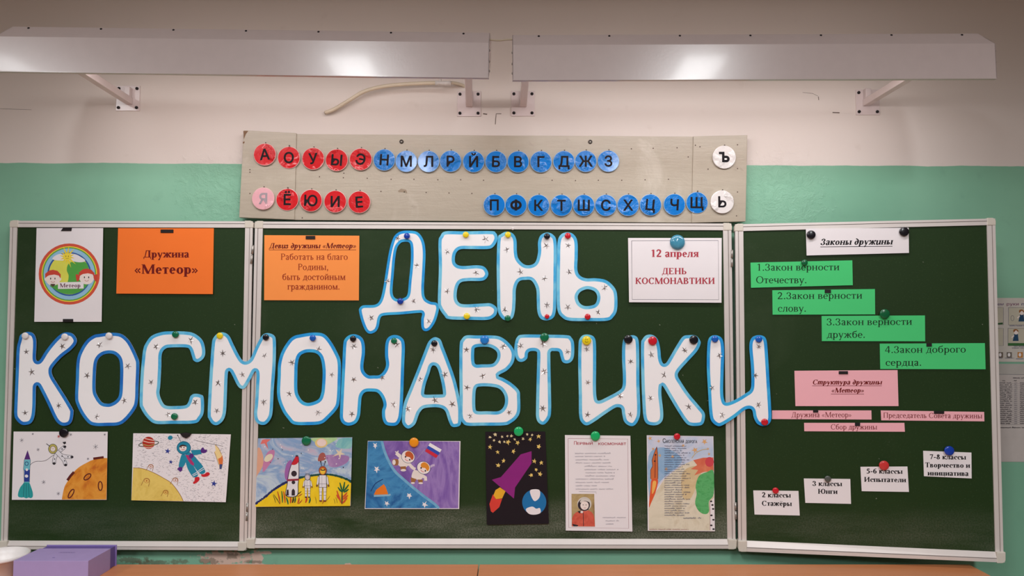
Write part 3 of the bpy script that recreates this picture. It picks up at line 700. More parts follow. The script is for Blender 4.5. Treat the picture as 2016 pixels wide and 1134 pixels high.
LET = [
 ('Д', B5, 'mid', [(1170,200),(1195,140),(1240,105),(1310,97),(1380,110),(1425,170),(1442,260),(1438,400),(1430,560),(1440,630),(1480,660),(1530,670),(1548,700),(1545,740),(1520,820),(1480,880),(1440,895),(1412,870),(1408,800),(1415,755),(1380,750),(1250,762),(1120,770),(1085,790),(1070,860),(1045,900),(1000,915),(965,890),(935,820),(915,740),(920,710),(950,690),(1040,685),(1080,650),(1105,560),(1130,400),(1150,280)],
  [[(1265,187),(1310,190),(1325,230),(1325,350),(1310,500),(1300,600),(1270,632),(1220,640),(1190,620),(1180,570),(1190,450),(1200,330),(1215,240),(1240,200)]],
  [(1222,160),(1375,375),(1140,500),(1350,655),(1010,790),(1465,815)], PC, .0012, 'first letter of the upper word'),
 ('Е', B5, 'sky', [(1545,190),(1560,140),(1600,103),(1750,103),(1960,100),(2000,115),(2015,150),(2005,190),(1975,230),(1930,243),(1800,243),(1720,245),(1685,275),(1675,330),(1690,365),(1740,378),(1850,372),(1910,385),(1940,430),(1930,470),(1890,495),(1780,497),(1720,510),(1695,560),(1690,630),(1710,670),(1760,682),(1900,675),(1960,675),(2005,705),(2010,745),(1990,780),(1935,805),(1800,805),(1630,800),(1590,770),(1550,710),(1540,650),(1548,400)], [],
  [(1918,165),(1612,260),(1845,432),(1615,575),(1850,725)], PC, .0030, 'second letter of the upper word'),
 ('Н', B6, 'sky', [(80,160),(105,125),(150,105),(200,120),(228,170),(232,260),(245,320),(290,365),(340,370),(380,345),(400,270),(400,190),(420,135),(470,112),(520,130),(547,190),(548,400),(545,650),(540,740),(520,790),(470,810),(420,795),(395,740),(390,650),(385,560),(350,495),(300,488),(250,500),(225,560),(222,650),(215,740),(195,795),(150,810),(110,790),(80,730),(75,600),(72,350)], [],
  [(155,250),(468,218),(262,425),(448,475),(138,725),(470,690)], PC, .0012, 'third letter of the upper word'),
 ('Ь', B6, 'sky', [(555,190),(580,130),(630,110),(680,125),(712,180),(715,300),(712,400),(730,450),(780,475),(860,475),(940,490),(1000,540),(1027,600),(1028,720),(1000,780),(950,812),(800,815),(650,812),(590,785),(555,730),(548,600),(550,350)],
  [[(760,570),(800,562),(850,580),(870,620),(860,670),(830,690),(770,695),(730,670),(715,625),(730,590)]], [(640,215),(648,425),(930,550),(637,705),(880,745)], PC, .0030, 'last letter of the upper word'),
 ('К', C1, 'deep', [(185,150),(205,95),(265,68),(325,80),(355,130),(360,200),(355,300),(358,345),(375,358),(400,340),(450,260),(520,170),(590,100),(650,72),(720,85),(760,140),(752,190),(700,250),(610,320),(530,410),(512,455),(525,510),(580,600),(650,710),(720,830),(728,870),(715,950),(680,990),(620,998),(570,970),(530,910),(470,780),(400,640),(375,600),(360,605),(355,640),(352,800),(340,910),(310,970),(260,990),(210,985),(165,945),(142,890),(145,750),(155,500),(165,250)], [],
  [(262,265),(315,465),(618,210),(582,800),(250,872)], PL, .0045, 'first letter of the lower word at the far left'),
 ('О', C1, 'deep', [(985,88),(1080,76),(1190,84),(1260,130),(1310,200),(1370,330),(1382,400),(1375,600),(1370,740),(1345,830),(1260,940),(1180,992),(1060,1000),(950,1000),(880,975),(810,890),(760,790),(745,720),(752,550),(762,350),(800,240),(860,150),(930,100)],
  [[(1090,282),(1140,295),(1180,340),(1192,420),(1190,560),(1182,690),(1150,745),(1100,775),(1060,780),(1010,765),(965,700),(948,640),(950,500),(960,380),(985,325),(1030,292)]], [(988,195),(865,500),(1272,405),(1235,748),(962,912)], PL, .0012, 'second letter of the lower word, darker blue border'),
 ('С', C1, 'sky', [(1420,250),(1440,190),(1500,110),(1600,70),(1700,62),(1850,65),(1930,85),(2000,140),(2030,210),(2035,290),(2010,340),(1960,368),(1920,350),(1905,310),(1880,240),(1840,222),(1700,222),(1640,235),(1605,290),(1600,420),(1590,600),(1582,680),(1610,760),(1650,800),(1750,803),(1840,795),(1870,760),(1890,705),(1930,682),(1990,690),(2020,720),(2022,860),(1990,930),(1930,975),(1700,980),(1540,978),(1460,920),(1400,830),(1385,760),(1395,500),(1410,330)], [],
  [(1550,215),(1895,150),(1500,570),(1670,885),(1940,765)], PL, .0026, 'third letter of the lower word'),
 ('М', C2, 'sky', [(135,200),(150,130),(200,80),(260,75),(310,110),(350,190),(400,290),(440,350),(480,360),(520,330),(560,240),(610,140),(650,90),(700,80),(755,105),(772,170),(768,400),(750,650),(740,850),(720,930),(670,985),(610,985),(570,950),(555,880),(565,780),(575,600),(580,500),(572,460),(555,470),(520,540),(470,620),(430,632),(390,600),(340,500),(318,462),(300,460),(292,520),(285,700),(275,870),(245,950),(190,992),(140,980),(105,930),(95,880),(105,650),(120,400)], [],
  [(245,280),(660,303),(440,490),(202,572),(185,850),(650,762)], PM, .0005, 'spanning the gap between left and middle panels'),
 ('О', C2, 'mid', [(1000,95),(1130,75),(1240,85),(1310,150),(1380,270),(1415,370),(1415,560),(1405,750),(1380,830),(1300,920),(1220,980),(1080,992),(950,985),(890,930),(830,840),(785,700),(790,500),(795,380),(830,260),(900,150),(950,110)],
  [[(1100,270),(1170,280),(1215,330),(1235,450),(1230,600),(1220,680),(1190,740),(1100,772),(1040,755),(1000,700),(985,640),(985,500),(990,380),(1010,310),(1050,280)]], [(1195,240),(930,375),(1325,490),(905,680),(1190,868)], PC, .0012, 'fifth letter of the lower word, on the middle panel'),
 ('Н', C2, 'mid', [(1440,200),(1455,140),(1500,100),(1560,92),(1620,120),(1650,180),(1655,280),(1640,400),(1650,460),(1690,498),(1740,500),(1800,495),(1845,450),(1865,390),(1855,300),(1860,180),(1890,120),(1950,98),(2015,120),(2050,190),(2045,400),(2035,700),(2025,860),(2010,940),(1975,990),(1920,1000),(1860,985),(1830,930),(1825,850),(1840,790),(1820,720),(1780,670),(1730,660),(1660,665),(1625,710),(1615,800),(1605,900),(1570,970),(1500,998),(1440,980),(1410,930),(1408,850),(1420,600),(1430,400)], [],
  [(1545,215),(1545,540),(1825,520),(1525,880),(1940,790),(1970,195)], PC, .0030, 'sixth letter of the lower word'),
 ('А', C3, 'sky', [(400,135),(440,120),(490,145),(520,220),(570,350),(640,550),(690,780),(697,900),(690,985),(650,1010),(600,1005),(570,950),(540,860),(500,825),(430,815),(330,825),(290,860),(270,900),(240,980),(190,1022),(150,1020),(115,980),(108,920),(125,780),(180,640),(260,440),(330,260),(365,175)],
  [[(425,400),(455,420),(480,490),(505,600),(515,680),(500,688),(420,690),(340,690),(328,670),(345,580),(380,480),(400,415)]], [(418,245),(288,540),(528,490),(435,745),(170,830),(605,785)], PC, .0045, 'triangular seventh letter of the lower word'),
 ('В', C3, 'sky', [(680,200),(700,140),(745,103),(850,103),(1000,103),(1080,115),(1150,160),(1210,230),(1228,300),(1210,380),(1150,450),(1065,500),(1120,530),(1200,580),(1270,650),(1280,720),(1280,850),(1250,920),(1190,970),(1120,995),(900,998),(760,998),(710,970),(680,900),(680,700),(677,450)],
  [[(835,225),(900,215),(980,220),(1040,255),(1055,300),(1040,350),(1000,385),(900,390),(840,390),(825,350),(825,260)], [(845,630),(880,610),(980,610),(1070,630),(1120,690),(1130,760),(1110,820),(1060,855),(950,855),(860,855),(838,830),(835,720)]],
  [(748,245),(1115,215),(912,505),(752,620),(1172,868),(780,902)], PC, .0030, 'eighth letter of the lower word, with two openings'),
 ('Т', C3, 'sky', [(1230,170),(1250,120),(1300,95),(1500,95),(1740,100),(1790,125),(1815,180),(1815,300),(1790,360),(1745,380),(1700,365),(1680,310),(1665,265),(1620,258),(1585,265),(1580,330),(1585,600),(1588,850),(1570,930),(1520,985),(1470,975),(1440,920),(1438,800),(1445,500),(1450,300),(1440,262),(1390,258),(1360,275),(1350,330),(1310,362),(1265,360),(1235,320),(1222,250)], [],
  [(1283,205),(1510,185),(1750,262),(1518,462),(1503,825)], PC, .0012, 'ninth letter of the lower word'),
 ('И', C4, 'sky', [(45,200),(55,140),(90,100),(150,95),(200,120),(218,190),(220,400),(218,600),(225,720),(250,750),(340,710),(440,655),(480,610),(485,500),(478,350),(480,200),(500,130),(550,105),(605,105),(640,150),(648,300),(650,600),(658,850),(640,940),(600,995),(550,998),(500,960),(480,890),(470,830),(440,815),(400,825),(300,890),(200,960),(130,995),(80,970),(52,900),(48,700),(42,400)], [],
  [(125,240),(135,570),(562,362),(462,705),(135,890),(558,888)], PC, .0012, 'tenth letter of the lower word, between the letters Т and К'),
 ('К', C4, 'sky', [(665,200),(680,140),(720,100),(780,98),(830,140),(855,230),(865,330),(885,380),(915,375),(950,320),(1020,200),(1080,115),(1140,100),(1210,105),(1250,150),(1255,190),(1220,260),(1130,360),(1050,450),(1030,500),(1060,560),(1140,680),(1240,800),(1295,870),(1298,930),(1280,980),(1240,998),(1160,998),(1110,970),(1040,870),(950,720),(885,610),(870,615),(868,700),(885,850),(880,940),(840,985),(780,995),(720,975),(690,910),(678,750),(668,500)], [],
  [(768,295),(1100,250),(897,495),(762,725),(1137,808)], PC, .0030, 'eleventh letter of the lower word, after И'),
 ('И', C4, 'mid', [(1322,220),(1335,140),(1370,105),(1430,105),(1475,145),(1490,250),(1485,450),(1480,650),(1490,740),(1515,770),(1600,740),(1700,680),(1750,640),(1760,560),(1755,400),(1740,220),(1755,140),(1800,105),(1870,105),(1910,150),(1925,300),(1940,550),(1955,800),(1958,930),(1930,985),(1880,1003),(1820,980),(1785,920),(1770,850),(1740,830),(1690,845),(1600,915),(1490,985),(1430,1002),(1370,960),(1345,880),(1330,650),(1318,420)], [],
  [(1447,300),(1833,215),(1800,500),(1368,622),(1828,790),(1467,890)], PI, .0005, 'last letter of the lower word, across the right gap'),
]
def loopmesh(mb, loops, W, m):
    flat = [p for l in loops for p in l]
    mb.mesh([W(p) for p in flat], [tuple(f) for f in tessellate_polygon([[Vector((x, y, 0)) for x, y in l] for l in loops])], m)
for ch, crop, tone, outer, holes, stars, pl, off, where in LET:
    f = lambda p: (crop[0]+p[0]/crop[2], crop[1]+p[1]/crop[2])
    loops = [crv([f(p) for p in l], True, 5) for l in [outer, *holes]]
    band = 5.4 if ch == 'Д' else 6.3; inner = [offset(loops[0], band)]+[offset(l, -band) for l in loops[1:]]
    th = .0009; mb = MB(); F = lambda o: (lambda p: pl.at(p[0], p[1], off+th)+pl.n*o)
    loopmesh(mb, loops, F(0), BL[tone])
    loopmesh(mb, inner, F(.00012), PWHITE)
    for l in loops:                                                   # cut edge of the card
        n = len(l); A = [F(0)(p) for p in l]; B = [p-pl.n*th for p in A]
        mb.mesh(A+B, [(i, (i+1) % n, n+(i+1) % n, n+i) for i in range(n)], PEDGE)
    loopmesh(mb, loops, F(-th), PEDGE)
    xs = [p[0] for p in loops[0]]; ys = [p[1] for p in loops[0]]
    o = mb.build('paper_letter', origin=pl.at((min(xs)+max(xs))/2, (min(ys)+max(ys))/2, off), yaw=pl.yaw)
    tag(o, 'blue-edged paper letter %s, %s' % (ch, where), 'paper letter', 'paper letters')
    for sx, sy in stars:
        x, y = f((sx, sy)); r = random.uniform(6.2, 8.0); k = random.choice((5, 5, 6)); c = starpts(x, y, r, r*.26, k, random.uniform(0, 360), .22)
        mb = MB(); n = len(c); tl = [random.uniform(-.0006, .0010) for _ in c]
        V = [F(.0006)((x, y))]+[F(.00055+max(-.0003, t_))(p) for p, t_ in zip(c, tl)]
        mb.mesh(V, [(0, 1+i, 1+(i+1) % n) for i in range(n)], FOIL); mb.build('foil_star', o)

# ================================================================== PAPERS
def pap(rgb, name, rough=.7): return mat(rgb, rough, .25, var=.015, sc=12, bump=.05, bs=20, name=name)
WH = pap((236, 231, 234), 'white_paper'); OR1 = pap((248, 122, 46), 'orange_paper'); OR2 = pap((254, 152, 76), 'light_orange_paper')
GR = pap((74, 206, 122), 'green_paper'); PK = pap((246, 182, 192), 'pink_paper'); MAR = mat((112, 18, 16), .6, .2, var=0); MAR2 = mat((150, 40, 22), .6, .2, var=0); CRIM = mat((176, 62, 76), .6, .2, var=0)
TXT = mat((26, 22, 26), .6, .2, var=0); TXG = mat((22, 46, 28), .6, .2, var=0); MAGM = mat((30, 24, 26), .6, .3)
# emblem
s = Sheet(PL, [(72, 449), (203, 449), (200, 633.5), (67.5, 633.5)], WH, .0046, crop=(0, 420, 4.032))
YEL = mat((236, 214, 66), .7); GRN = mat((92, 168, 70), .7); LBL = mat((150, 196, 226), .7); NVY = mat((44, 88, 160), .7); REDO = mat((214, 86, 62), .7)
for r, m in ((243, REDO), (221, YEL), (213, GRN), (204, LBL), (174, NVY), (162, mat((222, 222, 90), .7))): s.ell(550, 482, r, r, m)
s.poly([(545,400),(600,380),(680,390),(705,440),(712,500),(700,560),(640,620),(560,642),(480,630),(430,600),(400,570),(520,560),(545,500),(530,450)], mat((84, 168, 72), .7), True)
s.poly([(415,360),(440,335),(480,322),(520,335),(545,320),(600,325),(640,345),(675,370),(665,385),(620,388),(560,378),(500,375),(440,372)], WH, True)
for a in range(0, 360, 30):
    c, d = math.cos(R(a+10)), math.sin(R(a+10)); rr = 92 if a in (30, 60, 240, 270, 300) else 62
    s.poly([(533+c*20-d*9, 346+d*20+c*9), (533+c*rr, 346+d*rr), (533+c*20+d*9, 346+d*20-c*9)], mat((240, 216, 60), .7))
s.ell(533, 346, 30, 28, mat((246, 222, 70), .7)); s.ell(523, 340, 3, 4, TXT); s.ell(543, 340, 3, 4, TXT); s.ring(533, 350, 12, 9, 2, TXT, 0, 20, 160)
SK = mat((240, 226, 220), .7); HAIR = mat((206, 72, 56), .7)
for hx, hy, g in ((420, 520, 0), (688, 510, 1)):
    s.ell(hx-58, hy+2, 9, 13, SK); s.ell(hx+58, hy+2, 9, 13, SK); s.ell(hx, hy, 58, 54, SK)
    s.poly([(hx-60,hy-5),(hx-62,hy-40),(hx-30,hy-66),(hx,hy-72),(hx+35,hy-64),(hx+62,hy-36),(hx+60,hy-2),(hx+46,hy-26),(hx+10,hy-34),(hx-30,hy-28),(hx-48,hy-18)], HAIR)
    for e in (-18, 16): s.ell(hx+e, hy-2, 4, 8, TXT)
    s.ring(hx, hy+14, 16, 14, 3, mat((176, 60, 50), .7), 0, 20, 160)
    if g:
        for e in (-1, 1): s.poly([(hx+e*56, hy-16), (hx+e*86, hy-24), (hx+e*78, hy+28), (hx+e*60, hy+18)], HAIR, True)
s.poly([(398,565),(420,585),(440,565),(432,560),(406,560)], mat((90, 70, 60), .7)); s.poly([(460,548),(664,543),(664,597),(460,600)], WH)
s.text('Метеор', 474, 640, 588, 32, mat((120, 84, 100), .7), bold=True)
s.done('emblem_poster', 'white sheet with a round rainbow emblem of two children, top left of the board', 'poster')
s = Sheet(PL, [(232.5, 449), (421, 449), (419, 579), (229, 578)], OR1, .001, lift=.004)
s.text('Дружина', 282, 372.5, 507, 14.2, MAR, True); s.text('«Метеор»', 264, 391, 539, 18.5, MAR, True)
s.done('orange_sign', 'plain orange sheet with a two-line dark red title on the left panel', 'sign')
s = Sheet(PC, [(520.5, 463), (707.5, 464), (706.5, 591.5), (520, 591)], OR2, .001, lift=.002)
s.text('Девиз дружины «Метеор»', 529.5, 701, 489, 10.5, MAR, True, True, True)
for t_, x0, x1, y in (('Работать на благо', 552, 685, 511.5), ('Родины,', 586, 647, 531.5), ('быть достойным', 555.5, 680.5, 551), ('гражданином.', 565.5, 669.5, 570)): s.text(t_, x0, x1, y, 12.2, MAR2)
s.done('orange_motto_sheet', 'orange sheet with a five-line motto beside the letter Д', 'sign')
s = Sheet(PC, [(1236.5, 468.5), (1421, 468.5), (1420.5, 596), (1238.5, 595)], WH, .001, lift=.006)
s.line([(1243.5, 474), (1414, 473.5), (1415, 590), (1244.5, 589.5), (1243.5, 474)], .9, mat((90, 86, 96), .7))
s.text('12 апреля', 1280.5, 1375.5, 506, 14.5, CRIM, True); s.text('ДЕНЬ', 1303, 1352, 540, 12.5, CRIM, True); s.text('КОСМОНАВТИКИ', 1250.5, 1407.5, 559, 12.3, CRIM, True)
s.done('date_sign', 'white sheet with a thin border and crimson date, held by the big blue magnet', 'sign')
# right panel
s = Sheet(PR, [(1586.5, 450), (1789, 448.5), (1789.5, 498), (1588, 503)], WH, .0046)
s.text('Законы дружины', 1615, 1757, 482.5, 12.5, TXT, True, True, True, -.008); s.done('laws_heading', 'white strip with an underlined italic heading between two black magnets', 'sign')
for c, l1, l2, (x0, x1, y0), (x2, x3, y1), lab in (
    ([(1477.5, 517), (1678, 512.5), (1679, 561.5), (1478.5, 566.5)], '1.Закон верности', 'Отечеству.', (1489, 1653, 533), (1488, 1589, 557.5), 'green paper strip numbered 1, highest of the four'),
    ([(1520.5, 571.5), (1722.5, 569), (1723, 619), (1521, 619.5)], '2.Закон верности', 'слову.', (1530.5, 1698, 589), (1531, 1588, 613.5), 'green paper strip numbered 2, second from the top'),
    ([(1617.5, 622), (1821, 621), (1821.5, 672), (1618, 671.5)], '3.Закон верности', 'дружбе.', (1627, 1796, 640.5), (1627.5, 1704, 665), 'green paper strip numbered 3 under a dark green magnet'),
    ([(1732, 676.5), (1939, 675.5), (1940.5, 727), (1733, 726.5)], '4.Закон доброго', 'сердца.', (1742, 1902, 695), (1743, 1815, 720), 'green paper strip numbered 4, lowest of the four')):
    s = Sheet(PR, c, GR, .001, lift=.0015); s.text(l1, x0, x1, y0, 13.5, TXG, slope=-.006); s.text(l2, x2, x3, y1, 13.5, TXG); s.done('green_strip', lab, 'sign', 'green paper strips')
s = Sheet(PR, [(1564, 730), (1767, 728.5), (1769, 799.5), (1566, 799.5)], PK, .001, lift=.0015)
s.text('Структура дружины', 1599, 1736, 757, 9.5, MAR, True, True, True); s.text('«Метеор»', 1636, 1701, 773, 9.5, MAR, True, True, True); s.done('pink_sign', 'large pink sheet with a two-line underlined italic heading', 'sign')
for c, t_, x0, x1, y, lab in (([(1520, 808), (1715.5, 808), (1716, 826), (1520, 825)], 'Дружина «Метеор»', 1558, 1677, 821.5, 'narrow pink strip just right of the last big paper letter'),
    ([(1734, 808), (1937.5, 811), (1938, 829.5), (1735, 827.5)], 'Председатель Совета дружины', 1738.5, 1934, 822.5, 'narrow pink strip at far right, filled with one long line'),
    ([(1583, 832.5), (1780.5, 832.5), (1781.5, 850), (1583.5, 849)], 'Сбор дружины', 1635.5, 1727, 845.5, 'narrow pink strip lowest and centred under the pink sheet')):
    s = Sheet(PR, c, PK, .001); s.text(t_, x0, x1, y, 10.2, MAR, slope=.006 if x0 > 1700 else 0); s.done('pink_strip', lab, 'sign', 'narrow pink strips')
for c, ls, lab in (([(1483, 965.5), (1572, 966.5), (1574.5, 1015), (1485.5, 1013)], (('2 классы', 1500, 1557, 979), ('Стажёры', 1499.5, 1559, 995.5)), 'white card lowest in the stepped row, under a small red magnet'),
    ([(1582.5, 942), (1674, 943), (1675.5, 992), (1585.5, 990)], (('3 классы', 1599.5, 1658, 956.5), ('Юнги', 1610, 1649, 972)), 'white card second in the stepped row, under a grey magnet'),
    ([(1694, 919), (1786.5, 918.5), (1789.5, 968.5), (1696.5, 967)], (('5-6 классы', 1705.5, 1777, 932), ('Испытатели', 1701, 1784, 948.5)), 'white card third in the stepped row, under a large red magnet'),
    ([(1817.5, 887.5), (1912.5, 891), (1913, 942), (1819, 937.5)], (('7-8 классы', 1830, 1902, 904), ('Творчество и', 1821, 1910, 920), ('инициатива', 1826, 1907, 936)), 'white card highest in the stepped row, under a blue magnet')):
    s = Sheet(PR, c, WH, .001, lift=.001)
    for t_, x0, x1, y in ls: s.text(t_, x0, x1, y, 9.6, TXT, True, slope=.012)
    s.done('class_card', lab, 'card', 'small white class cards')

# ================================================================== CHILDREN'S DRAWINGS
OUT = mat((44, 40, 46), .7, var=0); GREY = mat((120, 116, 126), .7, var=0)
s = Sheet(PL, [(26.8, 849.7), (212, 850), (209.8, 984), (23.3, 984)], WH, .0044, lift=.002, crop=(0, 830, 6.671))
arc = [(1412,480),(1350,478),(1280,490),(1200,510),(1130,545),(1050,590),(990,640),(940,700),(890,780),(850,850),(828,930),(812,1024)]
s.poly(crv(arc, False)+[(1398, 1024)], paint('orange_planet', [(214, 128, 40), (232, 158, 60), (222, 140, 44), (196, 104, 34)], 14)); DKR = mat((98, 30, 24), .7)
s.line([(1225,487),(1362,468)], 30, DKR); s.line([(885,772),(925,715),(972,662)], 34, DKR)
for x, y, rx, ry, a in ((1148, 726, 54, 28, -40), (1317, 846, 58, 26, 88), (934, 946, 64, 24, -60)): s.ring(x, y, rx, ry, 15, DKR, a)
TE = mat((40, 158, 160), .7); s.poly([(318,800),(380,800),(405,850),(430,930),(430,985),(405,1005),(375,998),(345,1008),(310,995),(280,998),(240,985),(238,940),(262,870),(300,820)], TE, True)
for x in (318, 345, 372): s.line([(x, 815), (x-(345-x)*.4, 990)], 5, mat((20, 80, 90), .7))
s.poly([(318,500),(400,500),(390,640),(388,800),(316,800),(318,650),(308,620)], mat((112, 190, 206), .7)); s.poly([(320,632),(392,632),(384,790),(318,790)], mat((40, 62, 148), .7))
s.poly([(362,375),(400,498),(318,498)], mat((88, 44, 120), .7)); s.line([(318,500),(308,620),(318,800)], 4, OUT); s.line([(400,500),(392,640),(388,800)], 4, OUT)
s.ring(350, 552, 22, 24, 8, mat((30, 50, 110), .7)); s.ell(352, 632, 16, 18, WH); s.ell(348, 716, 22, 20, WH)
s.line([(398,568),(430,540),(480,522),(560,520),(620,500),(680,455),(735,425)], 5, OUT, True)
SUIT = mat((226, 224, 230), .7)
def limb(pts, w, end):
    s.line(pts, w+9, OUT, True); s.line(pts, w, SUIT, True); s.ell(*pts[-1], w*.5, w*.42, OUT if end else SUIT)
for l in ([(765,400),(850,330)], [(790,440),(870,460),(945,465)], [(745,420),(715,490),(710,550)], [(790,450),(840,510),(862,570)]): limb(l, 40, 1)
s.line([(745,395),(800,450)], 64, OUT); s.line([(745,395),(800,450)], 54, SUIT); s.ell(710, 485, 14, 14, SUIT)
for x, y in ((815,360),(815,455),(893,463),(848,515),(716,492)): s.ell(x, y, 8, 8, OUT)
s.ell(694, 358, 60, 66, OUT); s.ell(694, 358, 54, 60, mat((190, 178, 92), .7)); s.ell(695, 360, 36, 38, OUT); s.ell(695, 360, 31, 33, SK)
for x in (685, 703): s.ell(x, 350, 4, 5, OUT)
s.ring(694, 366, 12, 9, 3, OUT, 0, 20, 160); s.line([(655,325),(608,290)], 8, OUT); s.poly([(820,270),(862,262),(868,285),(842,300)], OUT)
for x, y, r in ((285,245,28),(500,368,22),(430,162,14),(930,170,18),(1255,330,34),(1375,170,14),(1155,488,16),(572,795,28),(765,945,24)):
    for a in (20, 80, 140): s.line([(x-r*math.cos(R(a)), y-r*math.sin(R(a))), (x+r*math.cos(R(a)), y+r*math.sin(R(a)))], 4, GREY)
for a in (20, 80, 140): s.line([(770-20*math.cos(R(a)), 195-20*math.sin(R(a))), (770+20*math.cos(R(a)), 195+20*math.sin(R(a)))], 5, mat((190, 60, 50), .7))
s.done('rocket_drawing', "child's drawing of a tethered astronaut, teal rocket and orange planet, far lower left", 'drawing', 'children drawings')

s = Sheet(PL, [(262.3, 853), (454.5, 855.2), (444.5, 988.7), (258.6, 985)], WH, .0014, lift=.005, crop=(240, 830, 6.671))
PEN = mat((104, 100, 116), .7, var=0); inside = lambda x, y: 165 < x < 1400 and 170 < y < 1040 and ((x-150)**2/660**2+(y-1060)**2/450**2 > 1)
qs = []
for _ in range(1250):                                                  # pencil hatching of the sky
    x, y = random.uniform(165, 1400), random.uniform(175, 1040)
    if not inside(x, y): continue
    l = random.uniform(8, 26); a = R(random.uniform(-10, 40)); c, d = l*math.cos(a), l*math.sin(a)*random.choice((1, -1)); qs += ribbon([(x, y), (x+c*.5, y+d*.5-random.uniform(-6, 6)), (x+c, y+d)], 2.6)
s.quads([q for q in qs if all(155 < p[0] < 1395-(p[1]-170)*.06 for p in q)], PEN)
s.line([(950,240),(1060,270),(1220,302),(1330,325)], 5, OUT, True); s.line([(170,245),(300,262)], 4, PEN); s.line([(1010,480),(1120,505),(1220,520)], 5, PEN, True)
s.poly([(148,608)]+crv([(148,608),(240,612),(330,635),(450,688),(560,750),(640,800),(710,880),(770,970),(806,1045)], False)+[(124,1034)], paint('yellow_planet', [(216, 184, 84), (234, 206, 110), (226, 196, 92)], 16))
BRN = mat((150, 98, 44), .7); s.line([(148,608),(240,612),(330,635),(450,688),(560,750),(640,800),(710,880),(770,970),(806,1045)], 7, BRN, True)
for x, y, sc in ((380, 592, 1), (702, 770, 1.1), (325, 780, 1.2), (575, 930, 1)):
    s.line([(x-62*sc,y+50*sc),(x-36*sc,y),(x-20*sc,y-26*sc),(x+16*sc,y-26*sc),(x+32*sc,y),(x+20*sc,y+60*sc)], 6, BRN, True); s.ring(x, y-2, 26*sc, 22*sc, 5, mat((196, 110, 50), .7)); s.ell(x, y-2, 9*sc, 8*sc, mat((190, 100, 44), .7))
s.ring(352, 292, 132, 30, 11, mat((92, 96, 84), .7), -8); RD = mat((178, 44, 26), .7); s.ell(350, 279, 80, 80, RD); CR = mat((240, 196, 180), .7)
s.line([(300,222),(360,235),(420,248)], 11, CR); s.line([(280,255),(350,275),(426,278)], 11, CR); s.line([(272,300),(350,318),(430,300)], 13, mat((176, 150, 90), .7)); s.line([(290,335),(350,345),(405,335)], 10, CR)
CY_ = mat((30, 138, 168), .7); CY2 = mat((20, 104, 138), .7); VIO = mat((88, 40, 128), .7); RED = mat((206, 34, 44), .7); MAG = mat((178, 50, 110), .7); BLUE = mat((44, 60, 148), .7)
s.ell(635, 212, 32, 28, CY_, -20); s.line([(662,212),(725,208)], 4, GREY); s.line([(733,180),(772,262)], 6, OUT); s.ell(733,180,8,8,OUT)
s.poly([(905,375),(1040,368),(1048,425),(930,445)], CY_); s.poly([(1035,375),(1052,345),(1070,340),(1085,365),(1118,372),(1110,400),(1075,415),(1040,405)], VIO, True)
s.poly([(790,430),(830,440),(842,520),(800,600),(752,598),(748,570),(765,490)], CY_, True); s.poly([(752,598),(792,602),(790,640),(765,660),(745,640),(726,625)], VIO, True)
s.poly([(830,440),(880,400),(940,440),(1010,520),(1060,580),(1095,660),(1040,690),(985,640),(940,580),(1000,700),(940,730),(880,650),(845,560)], CY_, True)
s.poly([(835,440),(872,438),(905,490),(950,555),(940,580),(905,560),(865,500)], MAG); s.ell(912, 452, 30, 34, VIO, 20)
for a, b in (((1000,650),(1072,600)), ((1010,665),(1082,622)), ((925,700),(985,665)), ((935,715),(995,685))): s.line([a, b], 8, WH)
s.poly([(1040,695),(1080,690),(1120,665),(1150,675),(1150,700),(1110,722),(1060,725)], RED, True); s.poly([(960,735),(1010,728),(1018,765),(985,800),(945,818),(935,800),(955,775)], RED, True)
s.ell(812, 345, 92, 86, CY_); s.ring(812, 345, 88, 82, 10, CY2); s.ell(802, 345, 54, 46, CY2, -8); s.ell(802, 348, 48, 42, SK, -8); s.poly([(752,340),(765,312),(800,303),(845,315),(850,330),(800,322)], mat((70, 40, 30), .7))
for x in (778, 815): s.ell(x, 340, 7, 9, OUT)
s.ring(802, 355, 20, 16, 6, RED, -8, 20, 160)
for x, y, r in ((600, 388, 42), (642, 530, 32), (1208, 815, 46)): s.poly(starpts(x, y, r, r*.36, 5, -80), BLUE)
s.poly([(1222,300),(1270,350),(1310,430),(1325,500),(1322,580),(1308,625),(1282,622),(1270,560),(1245,480),(1215,400),(1232,380)], mat((240, 214, 150), .7)); s.poly([(1262,490),(1300,470),(1318,440),(1328,500),(1322,570),(1278,560)], mat((224, 120, 60), .7)); s.poly([(1280,560),(1322,560),(1308,625),(1282,622)], mat((64, 78, 130), .7))
s.line([(1222,300),(1270,350),(1310,430)], 5, BRN); s.line([(1215,400),(1245,480),(1270,560)], 5, BRN)
s.done('astronaut_drawing', "child's drawing of a blue-suited astronaut between a yellow planet and a red ringed planet", 'drawing', 'children drawings')

s = Sheet(PC, [(508, 863), (693.5, 861), (690, 996), (502.5, 998)], WH, .0046, lift=.003, crop=(490, 840, 6.673), edge=WH)
sky = paint('watercolour_sky', [(216, 172, 190), (178, 188, 210), (132, 164, 204), (190, 206, 220), (176, 206, 198)], 6, (1, 1, 1.7), .7, .6, 1.8)
s.poly([(118,152),(1358,142),(1345,730),(700,735),(90,990)], sky)
s.poly([(500,480),(560,440),(570,560),(520,690),(480,690),(470,600)], mat((160, 100, 170), .7), True); s.poly([(1000,380),(1160,370),(1310,390),(1290,470),(1160,530),(1060,520),(1030,450)], paint('violet_wash', [(148, 110, 168), (176, 140, 186)], 20), True)
s.poly([(1200,160),(1345,150),(1345,270),(1250,290),(1140,260),(1160,200)], paint('teal_wash', [(110, 180, 188), (160, 210, 200)], 20), True); s.poly([(830,150),(1150,145),(1100,200),(960,260),(860,200)], paint('green_wash', [(160, 206, 150), (200, 220, 160)], 20), True)
